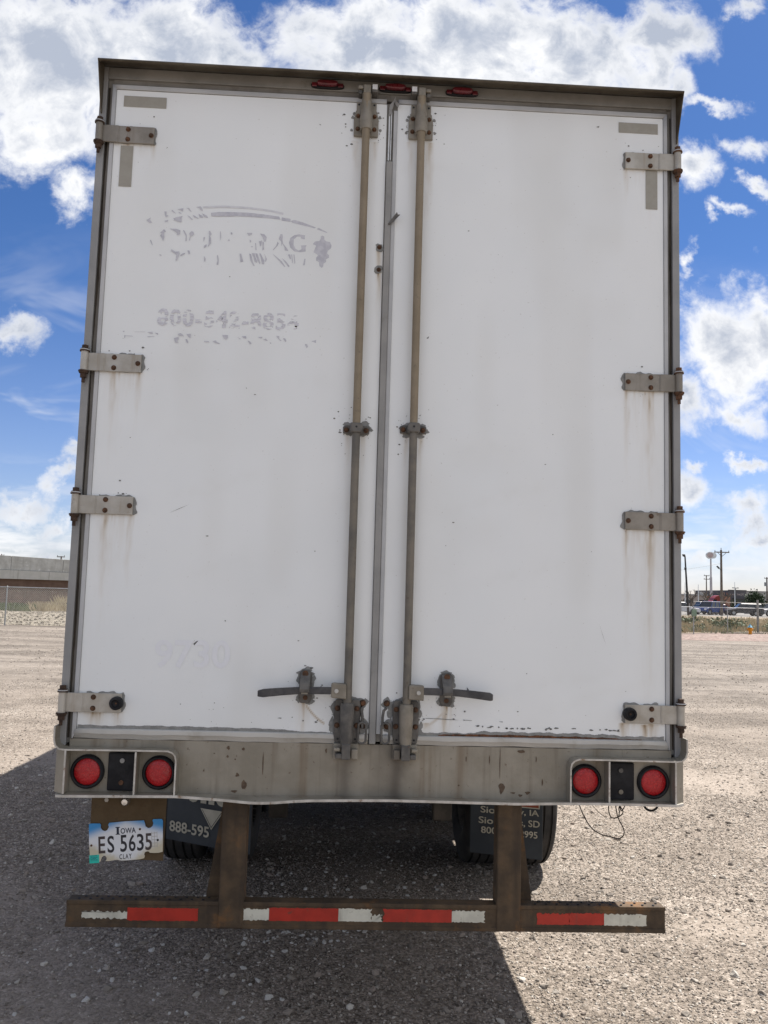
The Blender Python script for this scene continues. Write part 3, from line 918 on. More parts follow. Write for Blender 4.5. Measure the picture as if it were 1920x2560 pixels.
# box body behind
bodyo = MB()
bodyo.box(-1.289, 1.289, 0.092, 16.0, 1.135, 4.112)
body = bodyo.build('cargo_body', M['wall_white'], TR, bevel=0.01)
for s in (-1, 1):
    x = sorted((s * 1.2895, s * 1.2990))
    MB().box(x[0], x[1], 0.10, 16.0, 1.115, 1.25).build('side_rail', M['post'], TR, bevel=0.003)
    for k in range(12):
        y = 0.6 + k * 1.25
        x = sorted((s * 1.2893, s * 1.2925))
        MB().box(x[0], x[1], y, y + 0.08, 1.26, 4.05).build('side_rib', M['wall_white'], body)

# ---- hinges
def hexhead(m, c, r, h, n=6):
    m.cyl((c[0], c[1], c[2]), (c[0], c[1] - h, c[2]), r, r * 0.92, n, rot=rnd.random())
def bolt(name, x, y, z, r, parent, mat='rust', h=0.008):
    m = MB().cyl((x, y, z), (x, y - 0.003, z), r * 1.35, r * 1.3, 14)
    hexhead(m, (x, y - 0.003, z), r, h)
    return m.build(name, M[mat], parent, bevel=0.0012, seg=1)

def ragged(x0, x1, z0, z1, amp, rs, n=46, sides=(1, 1, 1, 1)):
    """an uneven outline around a rectangle, growing by amp on the chosen sides (left, right, bottom, top)"""
    pts = []
    per = 2 * (x1 - x0) + 2 * (z1 - z0)
    ph = [rs.random() * 6.28 for _ in range(4)]
    for i in range(n):
        d = per * i / n
        if d < x1 - x0:
            p, nr, s = (x0 + d, z0), (0, -1), sides[2]
        elif d < (x1 - x0) + (z1 - z0):
            p, nr, s = (x1, z0 + d - (x1 - x0)), (1, 0), sides[1]
        elif d < 2 * (x1 - x0) + (z1 - z0):
            p, nr, s = (x1 - (d - (x1 - x0) - (z1 - z0)), z1), (0, 1), sides[3]
        else:
            p, nr, s = (x0, z1 - (d - 2 * (x1 - x0) - (z1 - z0))), (-1, 0), sides[0]
        g = s * amp * (0.45 + 0.35 * math.sin(d * 60 + ph[0]) + 0.3 * math.sin(d * 140 + ph[1]) + 0.35 * rs.random())
        g = max(g, -0.002)
        pts.append((p[0] + nr[0] * g, p[1] + nr[1] * g))
    return pts

for i, (zl, zr) in enumerate(HZ):
    for s, z in ((-1, zl), (1, zr)):
        mt = M['hinge_high'] if (i == 0 and s < 0) else (M['hinge_high'] if (s > 0 and i in (1, 2)) else M['hinge'])
        m = MB()
        ya, yb = -0.013, -0.004
        # plate with a small joggle where it steps from the post on to the door
        for (a0, a1, off) in ((1.045, 1.196, 0.0), (1.200, 1.272, -0.003)):
            x = sorted((s * a0, s * a1))
            m.box(x[0], x[1], ya + off, yb + off, z - 0.0385, z + 0.0385)
        x = sorted((s * 1.195, s * 1.201))
        m.box(x[0], x[1], ya - 0.0015, yb, z - 0.0383, z + 0.0383)
        h = m.build('hinge', mt, TR, bevel=0.0015, seg=1)
        kn = MB()
        kn.cyl((s * 1.2805, -0.020, z - 0.041), (s * 1.2805, -0.020, z + 0.041), 0.0155, n=16)
        kn.build('knuckle', mt, h, smooth=40)
        pin = MB()
        X = s * 1.2805
        pin.cyl((X, -0.020, z + 0.041), (X, -0.020, z + 0.046), 0.021, n=14)
        pin.cyl((X, -0.020, z + 0.046), (X, -0.020, z + 0.053), 0.0185, n=14)
        pin.cyl((X, -0.020, z + 0.053), (X, -0.020, z + 0.068), 0.0135, n=6)
        pm_ = M['rust_dark'] if s < 0 or i == 3 else M['rust']
        pin.build('pin_head', pm_, h, smooth=35)
        pin = MB()
        pin.cyl((X, -0.020, z - 0.047), (X, -0.020, z - 0.041), 0.022, n=14)
        pin.cyl((X, -0.020, z - 0.053), (X, -0.020, z - 0.047), 0.019, n=14)
        pin.cyl((X, -0.020, z - 0.072), (X, -0.020, z - 0.053), 0.014, 0.0145, n=6)
        pin.cyl((X, -0.020, z - 0.092), (X, -0.020, z - 0.072), 0.0075, n=8)
        pin.build('pin_nut', pm_, h, smooth=35)
        w = MB().cyl((X, -0.020, z + 0.0462), (X, -0.020, z + 0.0505), 0.0198, n=14)
        w.build('washer', M['seal'], h)
        for bx, bz in ((1.158, 0.0225), (1.158, -0.0225), (1.058, 0.0)):
            if i == 3 and bx < 1.1:
                rb = MB().lathe([(0.0, -0.004), (0.020, -0.004), (0.027, -0.004), (0.0272, -0.024), (0.024, -0.030), (0.017, -0.031), (0.0135, -0.022), (0.006, -0.020), (0.0, -0.020)], (s * 1.062, -0.008, z + 0.001), 'y', 24)
                ro = rb.build('rubber_bumper', M['black'], h, smooth=40)
                fix_normals(ro)
                MB().cyl((s * 1.062, -0.027, z + 0.001), (s * 1.062, -0.030, z + 0.001), 0.004, n=8).build('screw', M['rust'], h)
            else:
                bolt('bolt', s * bx, ya, z + bz, 0.0082, h)
        # grey sealant squeezed out round the plate
        rs = random.Random(i * 10 + s)
        x = sorted((s * 1.041, s * 1.19))
        sd = (1, 0, 0.25, 0.9) if s > 0 else (0, 1, 0.25, 0.9)
        o = MB().prism_xz(ragged(x[0], x[1], z - 0.036, z + 0.037, 0.0105 if i else 0.006, rs, 60, sd), -0.004, -0.0004).build('sealant', M['chip'], h)
        fix_normals(o)

# ---- lock rods with their brackets, clamps, cams
for s in (-1, 1):
    X = s * 0.1215
    m = MB().cyl((X, -0.043, 2.53), (X, -0.043, 4.03), 0.0168, n=18)
    rod = m.build('lock_rod', M['rod'], TR, smooth=40)
    MB().cyl((X, -0.043, 1.38), (X, -0.043, 2.531), 0.0169, n=18).build('lower_rod', M['rod_low'], rod, smooth=40)
    # top bracket
    m = MB()
    pl = [(-0.054, 3.852), (0.054, 3.852), (0.055, 3.93), (0.048, 3.966), (0.044, 3.974), (0.044, 4.012), (-0.044, 4.012), (-0.044, 3.974), (-0.048, 3.966), (-0.055, 3.93)]
    m.prism_xz([(X + a, c) for a, c in pl], -0.014, -0.004)
    br = m.build('top_bracket', M['hardware'], TR, bevel=0.003)
    m = MB().lathe([(0.0, 3.868), (0.026, 3.868), (0.0275, 3.875), (0.0275, 3.93), (0.024, 3.955), (0.0235, 3.99), (0.020, 4.012), (0.0205, 4.036), (0.0, 4.036)], (X, -0.036, 0), 'z', 20)
    hs = m.build('rod_housing', M['hardware'], br, smooth=35)
    fix_normals(hs)
    for bx, bz in ((-0.036, 3.945), (0.036, 3.945), (-0.037, 3.885), (0.037, 3.885)):
        bolt('bolt', X + bx, -0.014, bz, 0.0075, br)
    for bx in (-0.034, 0.034):
        MB().cyl((X + bx, -0.0138, 3.999), (X + bx, -0.0146, 3.999), 0.0048, n=12).build('bolt_hole', M['black'], br)
    m = MB()
    m.box(X - 0.016, X + 0.016, -0.058, -0.024, 4.030, 4.070)
    a = sorted((X + s * 0.0155, X + s * 0.040))
    m.box(a[0], a[1], -0.052, -0.026, 4.052, 4.068)
    m.build('cam_head', M['hardware'], rod, bevel=0.004)
    kx = X - s * 0.034
    kp = MB().box(kx - 0.013, kx + 0.013, -0.05, 0.0, 4.040, 4.074).build('keeper', M['hardware_dark'], TR, bevel=0.003)
    a = sorted((X + s * 0.021, X + s * 0.038))
    MB().box(a[0], a[1], -0.045, 0.0, 4.032, 4.050).build('keeper', M['hardware_dark'], TR, bevel=0.003)
    MB().box(kx - 0.011, kx + 0.011, -0.0525, -0.0502, 4.051, 4.0735).build('label_tag', M['white_tag'], kp)
    # middle clamp
    zc = 2.540 + 0.005 * s
    m = MB()
    m.prism_xz([(X - 0.056, zc - 0.018), (X + 0.056, zc - 0.018), (X + 0.058, zc + 0.012), (X + 0.045, zc + 0.018), (X - 0.045, zc + 0.018), (X - 0.057, zc + 0.012)], -0.012, -0.004)
    cl = m.build('rod_clamp', M['hardware_dark'], TR, bevel=0.003)
    m = MB()
    m.prism_xz([(X - 0.025, zc - 0.021), (X + 0.025, zc - 0.021), (X + 0.027, zc), (X + 0.025, zc + 0.021), (X - 0.025, zc + 0.021), (X - 0.027, zc)], -0.066, -0.010)
    m.build('saddle', M['hardware_dark'], cl, bevel=0.006)
    for bx in (-0.042, 0.042):
        bolt('bolt', X + bx, -0.012, zc - 0.002, 0.0085, cl)
    MB().cyl((X, -0.0662, zc + 0.003), (X, -0.0668, zc + 0.003), 0.0045, n=12).build('bolt_hole', M['black'], cl)
    # bottom bracket and cam
    m = MB()
    pl = [(-0.054, 1.262), (-0.048, 1.228), (0.048, 1.228), (0.054, 1.262), (0.055, 1.385), (0.048, 1.402), (0.020, 1.402), (0.014, 1.392), (-0.014, 1.392), (-0.020, 1.402), (-0.048, 1.402), (-0.055, 1.385)]
    m.prism_xz([(X + a, c) for a, c in pl], -0.018, -0.006)
    br = m.build('bottom_bracket', M['hardware_dark'], TR, bevel=0.004)
    m = MB().lathe([(0.0, 1.228), (0.024, 1.228), (0.026, 1.25), (0.027, 1.30), (0.029, 1.33), (0.029, 1.378), (0.026, 1.39), (0.0, 1.39)], (X, -0.040, 0), 'z', 20)
    hs = m.build('rod_housing', M['hardware'] if s > 0 else M['hardware_dark'], br, smooth=35)
    fix_normals(hs)
    for bx, bz in ((-0.040, 1.366), (0.040, 1.366), (-0.041, 1.297), (0.041, 1.297)):
        bolt('bolt', X + bx, -0.018, bz, 0.0085, br)
    for bx in (-0.036, 0.036):
        MB().cyl((X + bx, -0.0178, 1.242), (X + bx, -0.0186, 1.242), 0.0045, n=12).build('bolt_hole', M['black'], br)
    m = MB()
    m.box(X - 0.018, X + 0.018, -0.066, -0.022, 1.166, 1.229)
    a = sorted((X + s * 0.0175, X + s * 0.044))
    m.box(a[0], a[1], -0.062, -0.026, 1.170, 1.190)
    m.build('bottom_cam', M['hardware_dark'], rod, bevel=0.004)
    m = MB()
    a = sorted((X - s * 0.021, X - s * 0.048))
    m.box(a[0], a[1], -0.05, 0.0, 1.166, 1.206)
    a = sorted((X + s * 0.024, X + s * 0.050))
    m.box(a[0], a[1], -0.055, 0.0, 1.198, 1.212)
    m.box(X - 0.052, X + 0.052, -0.022, 0.0, 1.158, 1.224)
    m.build('keeper', M['sill'], TR, bevel=0.004)
    # handle: hub on the rod, flat bar, grip
    m = MB()
    a = sorted((s * 0.128, s * 0.190))
    m.prism_xz([(a[0], 1.413), (a[1], 1.409), (a[1], 1.462 if s < 0 else 1.470), (a[1] - 0.004, 1.470), (a[0] + 0.004, 1.472), (a[0], 1.466)], -0.070, -0.030)
    hub = m.build('handle', M['hardware'], TR, bevel=0.004)
    m = MB()
    L = [(0.186, 1.441), (0.26, 1.440), (0.33, 1.438), (0.40, 1.432), (0.465, 1.425), (0.488 if s < 0 else 0.476, 1.423)]
    if s > 0:
        L = [(x_, z_ + 0.006) for x_, z_ in L]
    hh = [0.0145, 0.0145, 0.0145, 0.0155, 0.0165, 0.012]
    top = [(s * x_, z_ + h_) for (x_, z_), h_ in zip(L, hh)]
    bot = [(s * x_, z_ - h_) for (x_, z_), h_ in zip(L, hh)]
    o = m.prism_xz(top + bot[::-1], -0.066, -0.052).build('handle_bar', M['black_grip'], hub, bevel=0.003)
    fix_normals(o)
    MB().cyl((s * 0.168, -0.070, 1.441), (s * 0.168, -0.075, 1.441), 0.0085, n=14).build('pivot_pin', M['seal_bottom'], hub)
    # catch that holds the handle
    xc = -0.298 if s < 0 else 0.288
    m = MB()
    m.prism_xz([(xc - 0.026, 1.400), (xc - 0.018, 1.382), (xc + 0.018, 1.382), (xc + 0.028, 1.400), (xc + 0.027, 1.505), (xc + 0.016, 1.519), (xc - 0.014, 1.519), (xc - 0.026, 1.506)], -0.010, -0.003)
    ct = m.build('handle_catch', M['hardware_dark'], TR, bevel=0.003)
    m = MB()
    m.prism_yz([(-0.010, 1.512), (-0.030, 1.505), (-0.074, 1.470), (-0.082, 1.446), (-0.080, 1.433), (-0.072, 1.434), (-0.070, 1.458), (-0.03, 1.488), (-0.010, 1.494)], xc - 0.020, xc + 0.020)
    o = m.build('latch', M['hardware_dark'], ct, bevel=0.002)
    fix_normals(o)
    MB().box(xc - 0.013, xc + 0.013, -0.0785, -0.068, 1.4265, 1.4325).build('latch_lip', M['hardware'], ct)
    m = MB().cyl((xc, -0.036, 1.505), (xc, -0.040, 1.505), 0.0125, n=14)
    m.build('bolt', M['rust'], ct)
    m = MB().cyl((xc + 0.002, -0.010, 1.405), (xc + 0.002, -0.016, 1.405), 0.010, n=10)
    m.build('bolt', M['rust'], ct)
    # hasp: ring bolt, bar link and a hanging oval link
    hx = s * 0.050 - 0.008
    hp = bolt('hasp', hx, -0.004, 1.388, 0.010, TR, 'rust', 0.014)
    bolt('bolt', hx + 0.004, -0.004, 1.296, 0.011, hp, 'rust', 0.012)
    ex = hx - (0.0 if s < 0 else 0.017)
    MB().tube([(hx - 0.001, -0.022, 1.372), (hx - 0.004 if s < 0 else ex + 0.004, -0.026, 1.360), (ex, -0.030, 1.335), (ex, -0.031, 1.310), (ex + 0.001, -0.030, 1.288)], 0.0058, 8).build('chain_link', M['hardware_dark'], hp, smooth=40)
    ov = []
    ocx, ocz = ex + (0.0 if s < 0 else 0.013), 1.270
    for k in range(20):
        t = 2 * math.pi * k / 20
        ov.append((ocx + 0.0145 * math.cos(t) * (1.12 if abs(math.sin(t)) < 0.75 else 1), -0.034 - 0.002 * math.cos(t), ocz + (0.028 if math.sin(t) > 0 else -0.028) * (1 if abs(math.sin(t)) > 0.05 else 0) + 0.014 * math.sin(t)))
    MB().tube(ov, 0.0048, 8, closed=True).build('chain_link', M['hardware_dark'], hp, smooth=40)

# bolts on the left door beside the joint
for z in (3.352, 3.250):
    bb = bolt('door_bolt', -0.046, -0.002, z, 0.0075, doorL)
    o = MB().prism_xz(ragged(-0.058, -0.034, z - 0.012, z + 0.012, 0.008, random.Random(int(z * 100)), 30), -0.0020, -0.0004).build('sealant', M['chip'], doorL)
    fix_normals(o)

# ---- bare primer where the paint has flaked: patches beside the fittings and pits around them
def patch(cx, cz, rx, rz, rs, n=22, rough_=0.3):
    ph = [rs.random() * 6.28 for _ in range(3)]
    return [(cx + rx * math.cos(t) * (1 + rough_ * (0.5 * math.sin(3 * t + ph[0]) + 0.35 * math.sin(5 * t + ph[1]) + 0.25 * math.sin(9 * t + ph[2]))),
             cz + rz * math.sin(t) * (1 + rough_ * (0.5 * math.sin(3 * t + ph[1]) + 0.35 * math.sin(4 * t + ph[2]) + 0.25 * math.sin(8 * t + ph[0]))))
            for t in [2 * math.pi * k / n for k in range(n)]]
def flat(polys, name, mat, parent, y=-0.0016, stuff=False):
    m = MB()
    for i, p in enumerate(polys):
        nn = len(p)
        area = sum(p[k][0] * p[(k + 1) % nn][1] - p[(k + 1) % nn][0] * p[k][1] for k in range(nn))
        if area < 0:
            p = p[::-1]
        yy = y - 0.00003 * (i % 7)
        m.add([(a, yy, c) for a, c in p], [tuple(range(nn))])
    o = m.build(name, mat, parent)
    if stuff:
        o['kind'] = 'stuff'
    return o
rs = random.Random(11)
big = {-1: [], 1: []}
pits = {-1: [], 1: []}
for s in (-1, 1):
    X = s * 0.1215
    xc = -0.298 if s < 0 else 0.288
    B_ = big[s]
    B_ += [patch(X + a, z, r, r * 1.1, rs) for a, z, r in ((-0.060, 3.945, 0.007), (0.060, 3.95, 0.007), (-0.064, 3.885, 0.006), (0.064, 3.89, 0.0065), (-0.055, 3.96, 0.006))]
    B_ += [patch(X + a, z, rx, rz, rs, 26, 0.4) for a, z, rx, rz in ((-0.032, 2.553, 0.022, 0.018), (0.035, 2.555, 0.026, 0.018), (-0.028, 2.520, 0.018, 0.012), (0.03, 2.520, 0.018, 0.012), (0.058, 2.540, 0.012, 0.011))]
    B_ += [patch(xc + a, z, rx, rz, rs, 26, 0.4) for a, z, rx, rz in ((0, 1.508, 0.032, 0.018), (-0.026, 1.48, 0.010, 0.022), (0.028, 1.475, 0.012, 0.024), (-0.024, 1.40, 0.012, 0.018), (0.02, 1.388, 0.018, 0.012), (0.030, 1.41, 0.010, 0.012))]
    B_ += [patch(X + a, z, rx, rz, rs, 26, 0.45) for a, z, rx, rz in ((-0.052, 1.36, 0.014, 0.035), (0.052, 1.36, 0.014, 0.035), (-0.058, 1.29, 0.016, 0.03), (0.058, 1.285, 0.016, 0.03), (-0.02, 1.40, 0.022, 0.012), (0.025, 1.40, 0.022, 0.012))]
    hx = s * 0.050 - 0.008
    B_ += [patch(hx, 1.388, 0.021, 0.021, rs, 26, 0.3), patch(hx + 0.004, 1.295, 0.023, 0.026, rs, 26, 0.3), patch(hx - s * -0.02, 1.36, 0.02, 0.03, rs, 26, 0.4)]
    for (cx, cz, rad, cnt) in ((X, 3.91, 0.10, 60), (X, 2.54, 0.095, 46), (xc, 1.45, 0.07, 22), (X, 1.33, 0.10, 34), (s * 1.10, HZ[0][0], 0.10, 20), (s * 1.10, HZ[1][0], 0.09, 12), (s * 1.10, HZ[2][0], 0.09, 8), (s * 0.6, 1.32, 0.35, 24)):
        for _ in range(int(cnt * 0.62)):
            t, rr = rs.random() * 6.28, rad * (0.55 + 0.75 * rs.random() ** 1.5)
            px, pz = cx + rr * math.cos(t), cz + rr * math.sin(t) * (1.0 if rad < 0.2 else 0.12)
            if abs(px) < 0.035 or abs(px) > 1.2 or px * s < 0 or pz > 4.0 or pz < 1.29 or abs(px - X) < 0.02:
                continue
            r = 0.0010 + 0.0030 * rs.random() ** 3
            pits[s].append(patch(px, pz, r * (1 + rs.random()), r, rs, 9, 0.25))
    for _ in range(11):
        px, pz = s * (0.2 + 0.95 * rs.random()), 1.4 + 2.5 * rs.random()
        r = 0.0009 + 0.0016 * rs.random() ** 2
        pits[s].append(patch(px, pz, r * (1 + 2 * rs.random()), r, rs, 8, 0.3))
pits[-1] += [[(-0.33, 3.906), (-0.322, 3.903), (-0.320, 3.9), (-0.326, 3.901)], [(-0.60, 2.703), (-0.594, 2.70), (-0.596, 2.697)], [(-0.767, 1.612), (-0.752, 1.625), (-0.748, 1.624), (-0.762, 1.607)]]
pits[-1] += [[(-0.41, 1.318), (-0.396, 1.320), (-0.389, 1.318), (-0.396, 1.316)]]
pits[1] += [[(0.915, 3.962), (0.93, 3.967), (0.926, 3.959)], [(0.17, 2.952), (0.183, 2.962), (0.178, 2.95)], [(0.376, 1.462), (0.386, 1.448), (0.38, 1.44), (0.384, 1.452)]]
pits[1] += [[(0.206, 1.331), (0.27, 1.330), (0.33, 1.327), (0.345, 1.326), (0.33, 1.3255), (0.206, 1.3295)], [(0.365, 1.327), (0.40, 1.326), (0.40, 1.3248), (0.365, 1.3253)], [(0.512, 1.324), (0.53, 1.3235), (0.53, 1.321), (0.52, 1.322)]]
for _ in range(26):
    px = 0.41 + 0.62 * rs.random()
    pits[1].append(patch(px, 1.296 + 0.008 * rs.random() - 0.006 * (px - 0.4), 0.003 + 0.008 * rs.random() ** 2, 0.0022 + 0.002 * rs.random(), rs, 12, 0.5))
for s in (-1, 1):
    for _ in range(1):
        x_, z_ = s * (0.2 + 0.95 * rs.random()), 1.35 + 1.5 * rs.random()
        an, L_ = rs.uniform(-1.4, 1.4), rs.uniform(0.02, 0.10)
        dx_, dz_ = L_ * math.cos(an), L_ * math.sin(an)
        w_ = 0.0006
        pits[s].append([(x_, z_), (x_ + dx_ / 2 + w_, z_ + dz_ / 2 - w_), (x_ + dx_, z_ + dz_), (x_ + dx_ / 2 - w_, z_ + dz_ / 2 + w_)])
for s, d in ((-1, doorL), (1, doorR)):
    flat(big[s], 'primer_patches', M['chip'], d, -0.0014, True)
    flat(pits[s], 'paint_pits', M['chip_dark'], d, -0.0019, True)
# peeled strip along the bottom edge
def strip(xs, top, amp, zb, rs, step=0.005):
    up_, k = [], 0
    x = xs[0]
    while x < xs[1]:
        t = (x - xs[0]) / (xs[1] - xs[0])
        z = np.interp(t, [p[0] for p in top], [p[1] for p in top])
        z += amp * (0.6 * math.sin(x * 47) + 0.5 * math.sin(x * 113 + 1) + 0.7 * (rs.random() - 0.5))
        up_.append((x, max(z, zb + 0.0008)))
        x += step
    return up_ + [(xs[1], zb), (xs[0], zb)]
def strip_mesh(poly, y, name, mat, parent):
    k = len(poly) - 2
    zb = poly[-1][1]
    vs = [(p[0], y, zb) for p in poly[:k]] + [(p[0], y, p[1]) for p in poly[:k]]
    fs = [(i, i + 1, k + i + 1, k + i) for i in range(k - 1)]
    return MB().add(vs, fs).build(name, mat, parent)
rs = random.Random(4)
strip_mesh(strip((-1.218, -0.15), [(0, 1.275), (0.12, 1.272), (0.25, 1.2760), (0.5, 1.2755), (0.75, 1.2735), (0.84, 1.2665), (1.0, 1.2635)], 0.0016, 1.2605, rs), -0.0012, 'peeled_edge', M['chip'], doorL)
strip_mesh(strip((0.06, 1.217), [(0, 1.295), (0.09, 1.29), (0.12, 1.272), (0.3, 1.274), (0.34, 1.282), (0.37, 1.281), (0.6, 1.2815), (0.78, 1.279), (0.9, 1.272), (1.0, 1.277)], 0.0028, 1.2585, rs), -0.0012, 'peeled_edge', M['chip'], doorR)
strip_mesh(strip((0.26, 1.12), [(0, 1.2635), (0.1, 1.2685), (0.5, 1.2695), (0.8, 1.2665), (1.0, 1.2605)], 0.0017, 1.2586, rs), -0.0020, 'rusted_edge', M['rust_line'], doorR)

